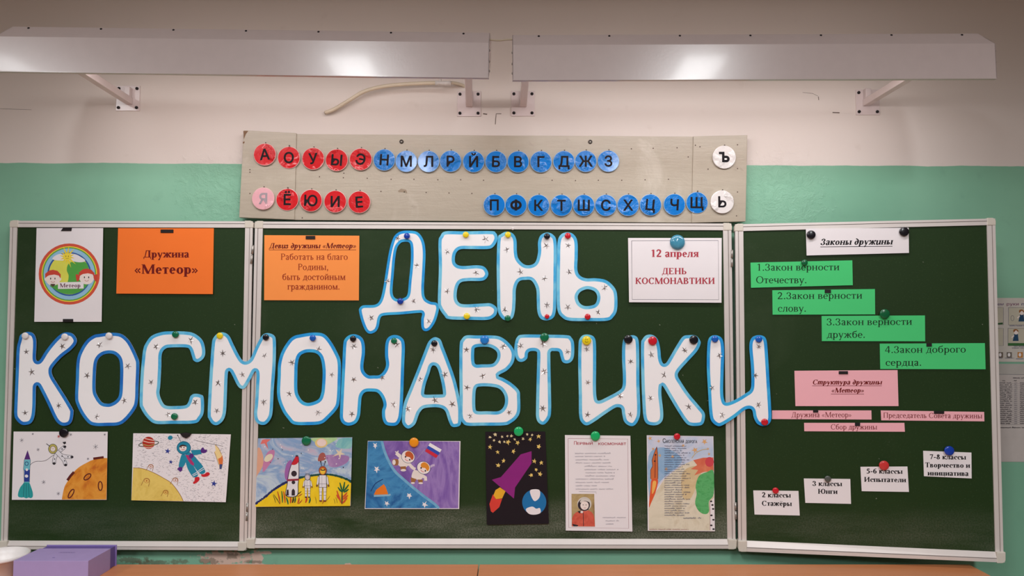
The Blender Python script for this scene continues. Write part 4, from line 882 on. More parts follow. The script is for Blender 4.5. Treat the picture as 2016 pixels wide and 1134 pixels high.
s.poly([(110,310),(150,290),(190,400),(180,520),(110,640),(95,660)], mat((222, 168, 140), .7), True)
s.poly([(175,175),(215,165),(290,165),(235,210),(255,300),(205,220),(150,230)], mat((224, 116, 110), .7)); s.poly([(180,580),(190,470),(250,330),(335,312),(320,420),(240,540),(200,590)], mat((196, 128, 170), .7), True); s.ell(258, 410, 66, 40, mat((226, 218, 190), .7), -40)
s.ell(950, 215, 82, 62, mat((228, 200, 130), .7)); s.ell(955, 210, 60, 48, mat((236, 214, 206), .7)); s.poly([(905,440),(925,370),(965,340),(1000,360),(1005,430),(930,455)], mat((168, 92, 84), .7), True)
s.poly(starpts(1190, 350, 90, 26, 5, 10, .2), mat((222, 206, 178), .7))
for _ in range(26): x, y = random.uniform(160, 1330), random.uniform(190, 560); s.ell(x, y, random.uniform(4, 9), random.uniform(4, 9), WH if random.random() < .6 else OUT)
hill = crv([(95,1010),(220,920),(300,850),(420,770),(520,720),(640,680),(760,655),(900,635),(1050,630),(1180,655),(1280,690),(1345,725)], False)
s.poly([(80,1052)]+hill+[(1330,1045)], paint('yellow_meadow', [(236, 198, 24), (246, 214, 44)], 14)); NV = mat((30, 40, 96), .7); DG = mat((18, 74, 66), .7)
for i in range(0, len(hill), 1): x, y = hill[i]; s.ell(x, y-2, 14+random.uniform(0, 9), 10+random.uniform(0, 7), NV if x < 660 else DG)
def grass(pts, w, rgb): s.line(pts, [w*.5, w, w*.5], mat(rgb, .7), True)
for x0, y0, x1, y1, w, c in ((405,1015,325,890,9,(44,60,40)),(410,1010,375,850,16,(190,70,36)),(440,1000,430,845,18,(44,110,60)),(475,1000,455,850,18,(200,72,36)),(515,1020,490,930,22,(40,110,66)),(545,1005,545,925,22,(200,70,40)),(570,1000,585,930,24,(60,50,30)),(600,1000,610,925,20,(40,100,60)),(640,1010,660,930,20,(196,80,40)),(745,1000,760,920,22,(200,60,40)),(790,1005,805,935,22,(30,100,70)),(650,1015,700,960,12,(180,70,40)),(350,1000,318,900,8,(60,80,40)),(620,900,690,850,12,(60,50,34)),(640,920,700,880,12,(180,70,40)),(885,1010,870,920,6,(120,90,30)),(1010,980,1065,910,6,(90,90,30)),(1130,1010,1115,945,6,(120,100,30)),(1160,1005,1140,930,6,(120,100,30)),(965,1010,980,960,12,(180,90,40))):
    grass([(x0, y0), ((x0+x1)/2+4, (y0+y1)/2), (x1, y1)], w, c)
for d, c in (((1232,860,1195,735),(20,96,56)),((1225,860,1170,795),(20,96,56)),((1235,850,1258,725),(20,96,56)),((1240,850,1310,760),(20,96,56)),((1245,860,1310,820),(20,96,56)),((1215,1015,1290,935),(206,76,44)),((1210,1000,1155,840),(206,76,44)),((1220,960,1300,900),(206,76,44)),((1200,960,1150,895),(206,76,44)),((1225,930,1290,865),(206,76,44)),((1222,1015,1224,860),(90,80,40))):
    grass([(d[0], d[1]), ((d[0]+d[2])/2, (d[1]+d[3])/2+6), (d[2], d[3])], 22, c)
RW = mat((228, 226, 230), .7); RB = mat((52, 40, 48), .7); RR = mat((200, 34, 50), .7)
s.poly([(650,395),(658,500),(660,640),(650,760),(635,910),(485,910),(500,760),(515,640),(550,510),(600,415)], OUT, True); s.poly([(640,400),(652,500),(653,640),(642,760),(628,902),(492,902),(508,760),(523,640),(556,515),(602,420)], RW, True)
s.poly([(648,385),(652,460),(610,500),(560,495),(590,440),(615,390)], RR, True); s.ell(630, 385, 18, 10, RB); s.ell(593, 617, 37, 38, RB); s.poly([(505,690),(660,682),(655,708),(500,718)], mat((150, 40, 60), .7)); s.ell(585, 732, 24, 24, RB)
s.poly([(497,830),(520,825),(525,905),(490,905)], RB); s.poly([(560,905),(562,840),(582,812),(605,840),(605,905)], RB)
def suitman(x, top, bot, sc, face, helm):
    h = bot-top; f = lambda a, b: (x+a*sc, top+b*h)
    def st(pts):
        q = [f(*p) for p in pts]; s.poly(q, OUT); c = (sum(p[0] for p in q)/len(q), sum(p[1] for p in q)/len(q)); s.poly([(c[0]+(p[0]-c[0])*.86, c[1]+(p[1]-c[1])*.94) for p in q], RW)
    for e in (-1, 1):
        st([(e*30,.27),(e*52,.30),(e*66,.50),(e*52,.54),(e*36,.42)]); s.ell(*f(e*62,.55), 9*sc, 11*sc, mat((120, 70, 50), .7)); st([(e*4,.58),(e*40,.58),(e*36,.78),(e*34,.96),(e*10,.96),(e*8,.78)]); s.ell(*f(e*22,.97), 16*sc, 9*sc, RB if sc < 1 else mat((130,70,40),.7))
        s.line([f(e*8,.72), f(e*38,.72)], 4, OUT); s.line([f(e*9,.82), f(e*36,.82)], 4, OUT)
    st([(-40,.25),(40,.25),(44,.6),(-44,.6)]); s.line([f(-42,.5), f(42,.5)], 5, GREY); s.line([f(-8,.28), f(-8,.58)], 3, GREY)
    s.ell(*f(0,.13), 42*sc, 48*sc, OUT); s.ell(*f(0,.13), 38*sc, 44*sc, helm); s.ell(*f(0,.15), 27*sc, 30*sc, face)
suitman(770, 620, 935, .95, mat((206, 196, 204), .7), mat((150, 156, 172), .7)); suitman(970, 515, 990, 1.25, mat((236, 196, 60), .7), mat((190, 92, 40), .7))
s.poly([(940,555),(972,568),(1004,555),(1000,575),(972,580),(945,575)], RB); s.line([(955,515),(943,460)], 7, OUT); s.line([(988,512),(1003,460)], 7, OUT); s.ell(943,460,9,9,OUT); s.ell(1003,460,9,9,OUT); s.line([(755,635),(745,605)], 4, GREY); s.line([(785,635),(792,605)], 4, GREY)
s.done('rocket_painting', 'watercolour of a white rocket and two space-suited figures on a yellow hill', 'drawing', 'children drawings')

s = Sheet(PC, [(724, 868), (906.5, 868.5), (904, 1002), (718, 1002)], WH, .0014, lift=.004, crop=(700, 840, 6.673))
s.poly([(162,192),(330,190),(350,188),(1365,196),(1350,1072),(128,1072)], paint('purple_paint', [(98, 68, 144), (124, 92, 170), (154, 126, 190), (116, 84, 162)], 11, (1, 1, .45), .6, .5))
edge_ = crv([(345,188),(380,320),(440,460),(520,590),(640,700),(780,820),(920,930),(1030,1010),(1095,1072)], False)
s.poly([(162,192)]+edge_+[(128,1072)], paint('blue_paint', [(20, 68, 128), (44, 112, 170), (70, 142, 192), (34, 94, 154)], 10, (1, 1, 1), .6, -.5)); s.line(edge_, 34, paint('pale_blue_edge', [(92, 156, 200), (128, 184, 214)], 20), False)
s.poly([(240,895),(270,830),(370,755),(395,790),(430,890)], mat((230, 122, 30), .7)); s.line([(240,910),(440,900),(460,890)], 24, mat((140, 184, 206), .7)); s.line([(200,850),(260,750),(360,690)], 12, mat((20, 60, 120), .7), True)
for x, y, r in ((258,248,38),(278,562,44),(705,905,42),(410,1010,34),(905,1022,44)): s.poly(starpts(x, y, r, r*.42, 5, 15, .25), WH)
def spaceman(hx, hy, bx, by, hair, sgn):
    s.ell(hx, hy, 92, 84, OUT, 30); s.ell(hx, hy, 87, 79, WH, 30); s.ell(hx-4, hy+6, 72, 60, SK, 30)
    s.poly([(hx-34,hy-52),(hx+10,hy-74),(hx+60,hy-40),(hx+74,hy+10),(hx+50,hy+44),(hx+20,hy+6),(hx-30,hy-6)], hair, True)
    for a, b in ((-34, 2), (22, 40)): s.ell(hx+a, hy+b, 10, 12, OUT)
    s.ring(hx-12, hy+32, 26, 18, 6, RED, 35, 20, 160)
spT = mat((156, 104, 60), .7); SW = mat((232, 222, 216), .7)
s.line([(600,400),(560,370),(535,345)], 46, SW); [s.line([(550,360),(520+d, 330-abs(d-12)*.5)], 10, SW) for d in (0, 14, 28, 42)]
s.poly([(590,390),(670,440),(690,500),(650,540),(580,520),(552,470)], SW, True); s.poly([(490,430),(560,435),(555,505),(490,500)], spT, True); s.ell(505, 468, 22, 34, SW); s.poly([(585,525),(660,520),(665,570),(595,575)], spT); s.ell(628, 572, 36, 16, SW)
s.line([(660,480),(715,500),(745,540)], 40, SW); spaceman(690, 395, 0, 0, mat((196, 92, 44), .7), 1)
s.poly([(770,570),(850,600),(890,650),(850,700),(790,690),(735,660)], SW, True); s.line([(785,560),(755,545),(735,520)], 40, SW); s.line([(870,640),(920,670),(920,710)], 42, SW); s.poly([(725,665),(800,690),(775,735),(730,730)], spT); s.poly([(815,695),(885,695),(880,740),(830,740)], spT); s.ell(752, 740, 26, 12, SW); s.ell(856, 742, 30, 12, SW); s.line([(960,540),(1010,510),(1040,505)], 30, mat((196, 176, 210), .7))
spaceman(895, 540, 0, 0, mat((222, 140, 40), .7), 1)
for i, m in enumerate((mat((236, 234, 236), .6), mat((46, 78, 178), .6), mat((206, 40, 62), .6))):
    a, b = (978-22*i, 212+37*i), (1132-24*i, 302+37*i); s.poly([a, b, (b[0]-24, b[1]+37), (a[0]-22, a[1]+37)], m)
s.line([(915,290),(800,430)], 6, mat((170, 150, 190), .7))
s.done('flag_painting', 'purple and blue painting of two small astronauts with a white, blue and red flag', 'drawing', 'children drawings')

DARK = mat((32, 24, 30), .8, .2, var=.05)
s = Sheet(PC, [(955.5, 850), (1073.5, 849.5), (1080.5, 1031), (958.5, 1033)], DARK, .0014, lift=.006, crop=(940, 830, 4.93)); ST = mat((226, 196, 110), .7); PUR = mat((138, 30, 122), .7)
s.poly([(525,287),(525,405),(365,640),(354,747),(140,565),(228,538),(420,318)], PUR); s.poly([(218,638),(272,676),(240,745),(180,752),(155,715),(175,665)], mat((230, 172, 40), .7)); s.poly([(150,705),(178,752),(240,748),(212,830),(150,885),(130,870),(116,800)], mat((216, 62, 50), .7))
s.ell(551, 782, 117, 122, mat((22, 112, 172), .6)); s.poly([(515,664),(600,664),(602,735),(555,772),(520,720)], WH, True); s.poly([(470,850),(530,825),(570,845),(605,840),(612,885),(560,903),(500,895)], WH, True)
for x, y, r in ((122,152,16),(172,126,20),(238,146,14),(290,140,12),(328,140,16),(160,182,14),(214,198,16),(260,196,14),(362,172,14),(482,124,16),(530,130,14),(444,168,16)): s.poly(starpts(x, y, r, r*.5, 5, random.uniform(0, 90), .3), mat((222, 206, 160), .7))
for x, y, r in ((592,142,25),(512,172,22),(296,198,28),(390,205,24),(122,246,24),(196,296,22),(350,288,24),(595,244,26),(254,380,24),(202,424,24),(552,384,24),(620,398,24),(570,466,22),(522,520,24),(608,510,24)): s.poly(starpts(x, y, r, r*.45, 5, random.uniform(0, 90), .25), ST)
s.line([(78,560),(80,795)], 6, WH); s.done('rocket_applique', 'black sheet with a purple cut-paper rocket, blue globe and yellow stars', 'drawing', 'children drawings')

s = Sheet(PC, [(1112.2, 856.5), (1241, 858), (1245, 1046.5), (1113.8, 1044.5)], WH, .0014, lift=.006, crop=(1100, 840, 5.155))
BR_ = mat((150, 84, 100), .7, var=0); PAL = mat((138, 132, 146), .7, var=0); s.line([(95,120),(700,125),(710,1032),(102,1024),(95,120)], 3.2, BR_)
s.block('П', 155, 182, 182, 34, CRIM, .012); s.block('ЕРВЫЙ', 186, 345, 182, 24, CRIM, .022); s.block('КОСМОНАВТ', 402, 684, 186, 24, CRIM, .022)
for y, x0, x1 in ((278,165,525),(308,165,470),(342,170,508),(374,170,540),(408,262,540),(442,262,605),(474,272,565),(506,268,568),(538,172,556),(572,172,508),(606,172,392),(640,172,552)): s.hand(x0, x1, y, 13, PAL, 2.8)
s.hand(445, 680, 928, 12, PAL, 2.6); s.hand(475, 612, 962, 12, PAL, 2.6); s.hand(478, 556, 992, 10, PAL, 2.6); s.line([(205,658),(380,662),(380,682)], 2.5, PEN)
s.poly([(130,682),(360,682),(368,1014),(132,1012)], paint('photo_background', [(150, 126, 84), (186, 164, 116), (140, 112, 72)], 12))
SUITO = paint('orange_suit', [(196, 80, 62), (220, 104, 84)], 40); s.poly([(133,1012),(136,930),(150,895),(172,872),(215,855),(262,848),(300,850),(330,864),(352,890),(362,930),(367,1013)], SUITO); s.poly([(134,985),(150,1012),(190,1012),(200,1000)], OUT); s.line([(248,870),(252,1010)], 6, RB)
s.ell(260, 785, 72, 72, mat((206, 200, 192), .6)); s.ell(255, 795, 62, 60, RB); s.ell(262, 800, 42, 44, SK); s.poly([(216,760),(240,735),(290,738),(312,765),(300,762),(262,752),(226,772)], mat((214, 208, 200), .6), True)
for x in (248, 278): s.ell(x, 794, 5, 4, OUT)
s.line([(255,826),(275,824)], 4, CRIM); s.line([(220,830),(236,848),(270,850),(304,836)], 9, RB, True); s.poly([(190,860),(230,850),(244,868),(210,880)], RB); s.ell(234, 866, 14, 12, SW)
s.done('cosmonaut_poem', 'white handwritten poem sheet with a small photo of a helmeted person in orange', 'poem sheet', 'handwritten sheets')

s = Sheet(PC, [(1273.3, 857), (1404.5, 859), (1407.5, 1046), (1275.3, 1045)], WH, .0014, lift=.006, crop=(1260, 840, 5.155))
s.poly([(75,95),(740,100),(748,440),(540,340),(380,430),(240,540),(160,640),(90,740)], paint('pale_blue_pencil', [(180, 200, 226), (206, 212, 230), (216, 216, 228)], 14, (1, 1, 1), .75)); s.poly([(86,300),(240,210),(430,340),(260,500),(130,640),(92,700)], paint('blue_pencil', [(128, 170, 208), (164, 192, 220)], 16), True)
s.poly([(90,1050),(86,830),(150,680),(240,540),(330,460),(430,390),(540,340),(640,400),(748,470),(756,1056)], paint('beige_pencil', [(214, 206, 182), (226, 218, 196), (206, 194, 166)], 12)); s.poly([(430,470),(560,400),(620,480),(560,640),(500,740),(430,700)], paint('ochre_pencil', [(206, 182, 136), (222, 202, 160)], 16), True)
s.poly([(540,340),(640,315),(745,312),(748,450),(650,460),(550,495),(590,440),(515,430),(580,390)], paint('red_pencil', [(214, 104, 78), (226, 136, 100)], 20)); s.ell(705, 358, 44, 50, mat((208, 72, 82), .7))
s.poly([(600,500),(680,460),(746,452),(748,680),(700,760),(700,860),(660,888),(600,860),(560,780),(575,680),(565,600)], paint('green_pencil', [(70, 158, 88), (98, 182, 112), (60, 146, 80)], 26, (1, 1, 2), .7, .7), True)
s.poly([(710,770),(750,720),(757,1056),(712,1052)], WH); s.line([(710,760),(712,1050)], 4, BR_)
for x, y in ((722,758),(735,795),(742,835),(725,900),(745,945),(724,1002),(746,1040)): s.ell(x, y, 12, 9, OUT)
OS = mat((206, 110, 60), .7); s.poly([(170,205),(178,270),(182,420),(182,530),(160,540),(118,540),(106,500),(110,430),(128,400),(122,340),(140,280)], OS, True); s.line([(155,290),(152,520)], 10, mat((150, 70, 48), .7)); s.line([(170,205),(140,280),(122,340),(128,400),(108,440),(108,530)], 5, DKR); s.line([(170,205),(178,270),(182,420),(182,530)], 5, DKR)
s.ell(158, 285, 9, 8, OUT); s.ell(150, 350, 9, 8, OUT)
s.poly([(118,540),(182,540),(160,660),(110,780),(92,820),(95,740),(105,640)], mat((222, 92, 50), .7), True); s.poly([(130,560),(165,560),(150,640),(122,680)], mat((240, 180, 90), .7), True)
for x, y, r in ((102,118,26),(190,148,20),(655,152,34),(558,238,36),(440,192,20),(700,278,18),(690,225,16),(330,305,22),(268,430,22),(200,292,22),(132,225,18)): s.poly(starpts(x, y, r, r*.35, 5, random.uniform(0, 70), .15), mat((222, 170, 110), .7))
s.line([(525,320),(570,265),(630,235),(690,228)], 6, mat((206, 176, 110), .7), True)
s.block('С', 230, 262, 164, 44, OUT, .01, rot=-6); s.block('МОЛЕНСКАЯ', 264, 444, 164, 30, OUT, .012, .0); s.block('ДОРОГА', 462, 580, 166, 28, OUT, .012)
NB = mat((84, 86, 112), .7, var=0)
for k in range(31):
    y = 202+k*23.4; s.hand(248, random.choice((430, 450, 470, 500, 425)) if k not in (3, 12, 14, 20, 23) else 510, y, 11, NB, 3.2)
s.hand(440, 620, 935, 16, NB, 4); s.hand(95, 490, 1046, 9, BR_, 2.5)
s.done('poem_drawing', 'crayon sheet with a long handwritten poem, orange rocket and green tree', 'poem sheet', 'handwritten sheets')

# ================================================================== POSTERS ON THE RIGHT WALL
LAM = mat((206, 200, 192), .45, .4); s = Sheet(PW, [(1925, 586.5), (2120, 587), (2120, 713), (1925, 712)], LAM, .0003, crop=(1940, 570, 3.908)); PB = mat((60, 66, 110), .7)
s.block('ем', 94, 140, 122, 20, mat((90, 60, 110), .7), .01); s.block('руки', 164, 256, 122, 22, mat((120, 60, 100), .7), .01); s.block('п', 278, 300, 122, 20, mat((60, 60, 110), .7), .01)
for x0, x1, y0, y1 in ((92, 138, 138, 272), (178, 330, 138, 272), (92, 138, 298, 432), (174, 330, 298, 432)): s.poly([(x0,y0),(x1,y0),(x1,y1),(x0,y1)], mat((196, 190, 172), .6)); s.line([(x0,y0),(x1,y0),(x1,y1),(x0,y1),(x0,y0)], 3, GREY)
for x, y in ((280, 168), (236, 318)):
    d = mat((36, 72, 104), .7); s.poly([(x-14,y+24),(x+14,y+24),(x+20,y+78),(x-26,y+78)], d); s.ell(x, y+8, 17, 20, SK); s.poly([(x-18,y+12),(x-20,y-8),(x,y-14),(x+16,y-4),(x+16,y+10),(x,y-4)], mat((150, 96, 52), .7), True); s.line([(x-16,y+36),(x-34,y+52)], 9, SK)
s.poly([(174,412),(330,412),(330,432),(174,432)], mat((60, 110, 60), .6)); s.poly([(92,258),(134,254),(134,268),(92,270)], mat((50, 90, 54), .6)); s.ring(208, 220, 12, 20, 3, GREY)
for x0, y0, c in ((164, 482, (120, 112, 104)), (248, 482, (196, 132, 66)), (96, 482, (120, 108, 96))): s.poly([(x0,y0),(x0+40,y0),(x0+40,y0+42),(x0,y0+42)], mat(c, .7)); s.ell(x0+18, y0+20, 10, 14, WH)
for y, a, b in ((440, 220, 330), (452, 205, 330), (282, 185, 330), (530, 100, 130), (530, 150, 220), (536, 235, 330)): s.hand(a, b, y, 6, PB, 2)
s.done('washing_poster', 'pale picture poster of cartoon children washing hands, edge behind the right panel', 'poster')
s = Sheet(PW, [(1925, 716), (2120, 717), (2120, 910), (1925, 909)], mat((186, 182, 176), .4, .4), .0003, crop=(1940, 570, 3.908)); s.poly([(100,660),(420,656),(420,1320),(100,1320)], mat((196, 188, 184), .45, .4)); s.line([(106,652),(420,656)], 3, GREY); DK = mat((70, 64, 70), .7, var=0)
for k in range(21):
    y = 722+k*15.6; s.hand(106, random.choice((190, 200, 205)), y, 8, DK, 3); s.hand(222, 245, y, 7, GREY, 2.4); s.hand(266, 420, y, 8, DK, 3)
    s.line([(106, y+3), (420, y+3)], 1, GREY)
s.hand(212, 420, 684, 8, DK, 3); s.hand(130, 152, 704, 7, DK, 3); s.hand(220, 240, 704, 7, DK, 3); s.hand(108, 420, 1066, 8, DK, 3)
s.done('timetable_sheet', 'grey printed list sheet in a clear sleeve on the right wall, below the picture poster', 'poster')

# ================================================================== MAGNETS
PLC = {'white': (234, 228, 228), 'green': (10, 112, 74), 'yellow': (240, 214, 30), 'black': (22, 20, 28), 'blue': (22, 92, 190), 'red': (206, 26, 44), 'navy': (18, 62, 170), 'orange': (240, 150, 24), 'bright green': (24, 180, 104), 'grey': (84, 88, 84), 'dark green': (10, 96, 56), 'coral red': (206, 58, 58), 'light blue': (34, 128, 214)}
def plastic(c): return mat(PLC[c], .22, .5, 0, .2, var=.04, sc=60, name=c.replace(' ', '_')+'_plastic')
def magnet(x, y, r, c, pl, off, where, hk=.75):
    o = pl.at(x, y, off+.006); b = o-pl.n*.006; rr = r*(pl.at(x+1, y, off+.006)-o).length; h = rr*hk
    mb = MB(); mb.lathe([(0, 0), (rr*.86, 0), (rr*.9, h*.1), (rr*.84, h*.35), (rr*.97, h*.55), (rr, h*.68), (rr*.94, h*.86), (rr*.78, h*.97), (rr*.4, h*1.04), (0, h*1.06)], plastic(c), b, pl.n, 32)
    m = mb.build('round_magnet', origin=b, yaw=pl.yaw); tag(m, '%s round magnet %s' % (c, where), 'magnet', 'round magnets'); return m, b, rr, h
L = .0060
MAGS = [(49, 661, 6.6, 'white', PL, 'at the top left arm of the far left letter К'), (127, 663, 6.6, 'white', PL, 'at the top right arm of the far left letter К'), (214, 661, 6.6, 'white', PL, 'on top of the first big letter О'),
 (345, 658.5, 6.6, 'green', PL, 'on top of the letter С'), (343, 820, 6.6, 'green', PL, 'at the bottom of the letter С'), (432.5, 661, 6.4, 'yellow', PL, 'at the top left of the letter М'), (523, 664, 6.2, 'black', PM, 'at the top right of the letter М'),
 (615.5, 665.5, 6.2, 'blue', PC, 'on top of the second big letter О'), (695, 667, 6.2, 'black', PC, 'at the top left of the letter Н in the lower word'), (775.5, 671, 6, 'green', PC, 'at the top right of the letter Н in the lower word'),
 (855, 676, 6.2, 'black', PC, 'on top of the letter А'), (954, 669, 8.6, 'light blue', PC, 'on top of the letter В'), (1072, 664, 8.6, 'green', PC, 'on top of the letter Т'), (1155, 670.5, 9, 'yellow', PC, 'with a smiling face on the letter И'),
 (1237, 668, 8.6, 'black', PC, 'at the top right of the letter И before the second К'), (1285, 671, 8.8, 'red', PC, 'at the top left of the second letter К'), (1366, 669, 8.8, 'black', PC, 'at the top right of the second letter К'),
 (1407.5, 667.5, 6.8, 'blue', PI, 'at the top left of the last letter И'), (1494, 668, 6.8, 'blue', PI, 'at the top right of the last letter И'), (1505.5, 831, 7, 'red', PI, 'at the bottom right of the last letter И'),
 (801, 464.5, 6, 'navy', PC, 'on top of the letter Д'), (788, 593, 6.2, 'navy', PC, 'on the lower bar of the letter Д'), (917, 462, 6, 'yellow', PC, 'on top of the letter Е'), (919, 622.5, 6.2, 'yellow', PC, 'at the bottom of the letter Е'),
 (1000, 462, 6, 'yellow', PC, 'at the top left of the letter Н in the upper word'), (1077, 465, 6, 'black', PC, 'at the top right of the letter Н in the upper word'), (999.5, 626.5, 6, 'green', PC, 'at the bottom left of the letter Н in the upper word'), (1077, 623, 4.6, 'red', PC, 'small, at the bottom right of the letter Н in the upper word'),
 (1118, 464, 6, 'red', PC, 'on top of the letter Ь'), (1157, 623.5, 5.8, 'red', PC, 'at the bottom of the letter Ь'), (1597, 462, 9, 'black', PR, 'at the left end of the white heading strip'), (1780, 456, 9.8, 'black', PR, 'at the right end of the white heading strip'),
 (1584, 517, 6.4, 'dark green', PR, 'on the green strip numbered 1'), (1742, 618, 10.2, 'dark green', PR, 'large, above the green strip numbered 3'), (1527, 966, 6.4, 'red', PR, 'small, on the lowest white class card'), (1630, 943, 6.6, 'grey', PR, 'on the second white class card'),
 (1740.5, 916.5, 10, 'coral red', PR, 'on the third white class card'), (1869, 887.5, 10, 'navy', PR, 'on the highest white class card'), (125, 852, 9, 'black', PL, 'on the drawing with the teal rocket'), (603, 868, 9.2, 'green', PC, 'on the painting with the yellow hill'),
 (815, 871, 9.4, 'orange', PC, 'on the purple and blue painting'), (1021, 849.5, 9.4, 'bright green', PC, 'on the black sheet with the purple rocket'), (1172, 858.5, 9.4, 'bright green', PC, 'on the poem sheet with the small photo'), (1333, 859.5, 6.4, 'red', PC, 'on the crayon poem sheet')]
for x, y, r, c, pl, where in MAGS:
    off = .0024 if pl in (PM, PI) else .0058 if pl is PL and y < 1000 and x < 130 else .0044
    m, b, rr, h = magnet(x, y, r, c, pl, off, where, .6 if r > 8 else .8)
    if 'smiling' in where:
        mb = MB(); q = lambda p: b+pl.n*(h*1.03)+Vector((p[0], 0, p[1]))*rr
        ink = mat((60, 60, 24), .5)
        for e in (-.2, .15): mb.face([q(p)+pl.n*.0006 for p in ellipse(e, .2, .06, .12, n=10)], ink)
        for f in ribbon(ellipse(-.02, .02, .38, .38, n=14, a0=195, a1=330), .08): mb.face([q(p)+pl.n*.0006 for p in f], ink)
        mb.build('smile', m)
# the large glassy blue one and the dark half-round one
t = NT('blue_glass'); t.p.inputs['Transmission Weight'].default_value = .25; DOME = t.fin(t.mix(t.noise(60, 4, .6, None, 1), lin((40, 140, 180)), lin((110, 186, 212))), .12, .5, 0, .6)
o = PC.at(1333.5, 477, .006); b = PC.at(1333.5, 477, .0025); mb = MB(); rr = 15*1.575e-3
mb.lathe([(0, 0), (rr*.94, 0), (rr, .002), (rr*.97, .004), (rr*.85, .0068), (rr*.6, .0092), (rr*.3, .0104), (0, .0108)], DOME, b, PC.n, 40)
tag(mb.build('round_magnet', origin=b), 'large glassy blue dome magnet at the top of the white date sheet', 'magnet', 'round magnets')
mb = MB(); q = [(354.5, 853), (366, 851), (378, 853.5), (374, 859), (367, 863), (360, 860)]; A = [PL.at(*p, .0035) for p in q]; B = [p+PL.n*.007-(p-sum(A, Vector())/6)*.15 for p in A]; n = 6
mb.mesh(A+B, [tuple(range(n))[::-1], tuple(range(n, 12))]+[(i, (i+1) % n, n+(i+1) % n, n+i) for i in range(n)], MAGM)
tag(mb.build('dark_magnet', origin=PL.at(366, 856, .0035), bevel=.001), 'dark half-round magnet on top of the drawing with the ringed planet', 'magnet')
for x, y, w, h, pl, off, where in ((131, 451.5, 20, 6.5, PL, .0054, 'at the top edge of the round emblem sheet'), (133.5, 631, 20, 6, PL, .0054, 'at the bottom edge of the round emblem sheet'), (328.5, 455, 25, 6.5, PL, .0018, 'on the plain orange sheet'), (611, 467.5, 18.5, 6.5, PC, .0018, 'on the orange motto sheet'),
    (1660.5, 733.7, 18, 6, PR, .0018, 'on the large pink sheet'), (1630, 573.5, 12, 6.5, PR, .0018, 'on the green strip numbered 2'), (1829.5, 679, 10.5, 6.5, PR, .0018, 'on the green strip numbered 4'), (1606, 809.5, 10, 5.5, PR, .0018, 'on the narrow pink strip beside the last letter И'), (1849, 812, 20, 5.5, PR, .0018, 'on the longest-worded narrow pink strip'), (1688.5, 835.5, 10, 6.5, PR, .0018, 'on the lowest narrow pink strip')):
    c = [(x-w/2, y-h/2), (x+w/2, y-h/2), (x+w/2, y+h/2), (x-w/2, y+h/2)]
    if x == 131: c = [(124, 448.5), (141, 448.5), (140, 454.5), (119.5, 454.5)]
    mb = MB(); f = [pl.at(*p, off+.0022) for p in c]; mb.hexa([*[p-pl.n*.0022 for p in f], *f], MAGM)
    tag(mb.build('strip_magnet', origin=pl.at(x, y, off), yaw=pl.yaw, bevel=.0005), 'small flat black magnet strip '+where, 'magnet', 'black magnet strips')
mb = MB(); b = PC.at(1009.5, 450.5, .004); mb.lathe([(0, 0), (.0045, 0), (.0045, .003), (.003, .005), (0, .0055)], mat((222, 216, 214), .4), b, PC.n, 16)
tag(mb.build('push_button', origin=b), 'tiny pale button on the top frame above the letter Н', 'button')

# ================================================================== DESKS AND WHAT STANDS ON THEM
ZT = Plane(-.118).at(1008, 1111).z
def level(px, py, z):
    d = Plane(0).at(px, py)-CAM; return CAM+d*((z-CAM.z)/d.z)
def wood():
    t = NT('orange_brown_veneer'); v = t.scaled((1.2, 14, 6))
    c = t.mix(t.noise(3, 5, .6, v, .6), lin((198, 124, 78)), lin((216, 144, 96))); c = t.mix(t.math('MULTIPLY', t.ramp(t.noise(60, 3, .6, v), .5, .8), .3), c, lin((190, 118, 70)))
    return t.fin(c, .38, .45)
WOOD = wood(); LEG = mat((120, 118, 116), .4, .5, .6); yb = -.118
xs = lambda px: Plane(yb).at(px, 1111).x
for x0, x1, lab in ((xs(943)-1.5, xs(943)-.0015, 'orange-brown wooden desk on the left under the purple box'), (xs(943)+.0015, xs(1908), 'orange-brown wooden desk on the right with a free right edge')):
    d = empty('desk', ((x0+x1)/2, yb-.3, 0)); tag(d, lab, 'desk', 'desks below the board')
    mb = MB(); mb.box(x0, x1, yb-.62, yb, ZT-.022, ZT, WOOD); mb.build('desktop', d, bevel=.0015)
    for lx in (x0+.05, x1-.05):
        for ly in (yb-.57, yb-.06): mb = MB(); mb.box(lx-.015, lx+.015, ly-.015, ly+.015, 0, ZT-.022, LEG); mb.build('leg', d)
    mb = MB(); mb.box(x0+.065, x1-.065, yb-.09, yb-.075, ZT-.3, ZT-.022, WOOD); mb.build('modesty_panel', d)
PU = mat((168, 150, 200), .55, .3, var=.03, name='lilac_card'); PUD = mat((106, 90, 158), .6, .3); PUT = mat((142, 124, 188), .55, .3)
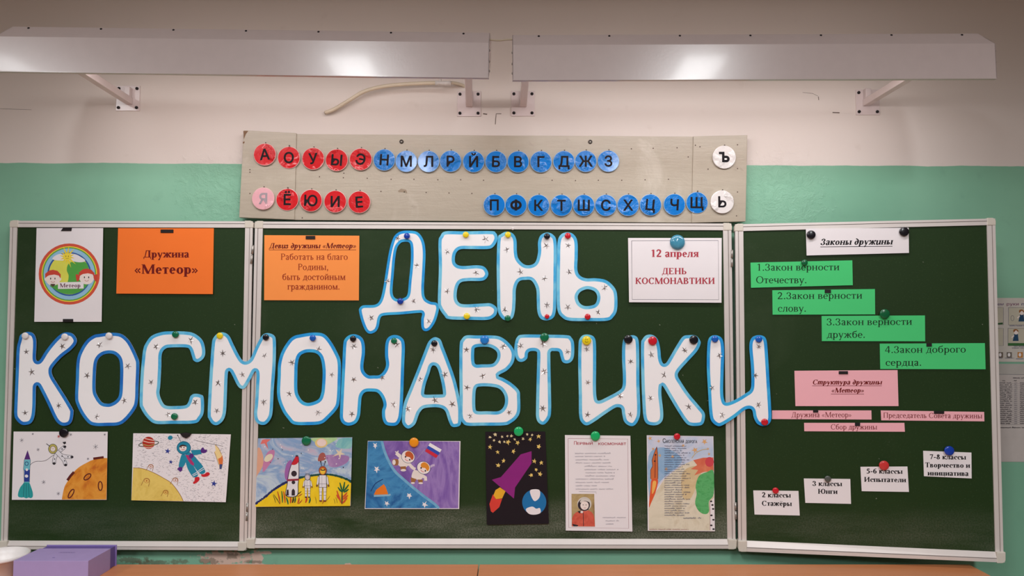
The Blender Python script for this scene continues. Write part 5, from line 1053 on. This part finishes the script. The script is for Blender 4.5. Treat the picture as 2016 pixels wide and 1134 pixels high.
rr_ = level(229.5, 1113.5, ZT); yr = rr_.y; x1 = rr_.x; H = Plane(yr).at(229.5, 1072.5).z-ZT; fl = level(29.5, 1102.5, ZT+H); yf = level(165, 1104, ZT+H).y; x0 = fl.x
bx = empty('gift_box', ((x0+x1)/2, (yr+yf)/2, ZT)); tag(bx, 'flat lilac cardboard box on the left desk beside the white tub', 'box')
mb = MB(); mb.box(x0, x1, yf, yr-.036, ZT, ZT+H, PU); mb.build('sleeve', bx, bevel=.0008)
mb = MB(); mb.box(x0+.003, x1-.004, yr-.036, yr-.002, ZT+.001, ZT+H-.003, PUD); mb.build('tray', bx)
mb = MB(); mb.box(x0, x1, yr-.0025, yr, ZT, ZT+H, PUT); mb.build('tray_end', bx)
mb = MB(); zt = ZT+H+.0003; xx = level(121, 1086, ZT+H).x; yy = level(121, 1089, ZT+H).y
for k in range(6):                                                    # faint pencilled word on the lid
    for q in ribbon([(xx+k*.0075, yy), (xx+k*.0075+.002, yy+.011), (xx+k*.0075+.005, yy+.001), (xx+k*.0075+.006, yy+.008)], .0009): mb.face([(p[0], p[1], zt) for p in q], PUD)
for q in ribbon([tuple(level(103, 1098, ZT+H))[:2], tuple(level(108, 1098, ZT+H))[:2]], .004): mb.face([(p[0], p[1], zt) for p in q], PUD)
mb.build('lid_marks', bx)
TUB = mat((232, 226, 224), .35, .5, name='white_plastic')
mb = MB(); tc = level(-4, 1092, ZT+.061); tc_r = level(51, 1092, ZT+.061).x-tc.x; k_ = tc_r/.0685; c = (tc.x, tc.y, ZT); mb.lathe([(0, 0), (.046, 0), (.050, .004), (.062, .053), (.0665, .0535), (.0685, .056), (.0685, .061), (.066, .0625), (.062, .060), (.058, .045), (.047, .006), (0, .005)], TUB, c, (0, 0, 1), 56)
mb.v = [Vector((c[0]+(v.x-c[0])*k_, c[1]+(v.y-c[1])*k_, v.z)) for v in mb.v]
tag(mb.build('plastic_tub', origin=c), 'round white plastic tub at the lower left corner beside the lilac box', 'tub')
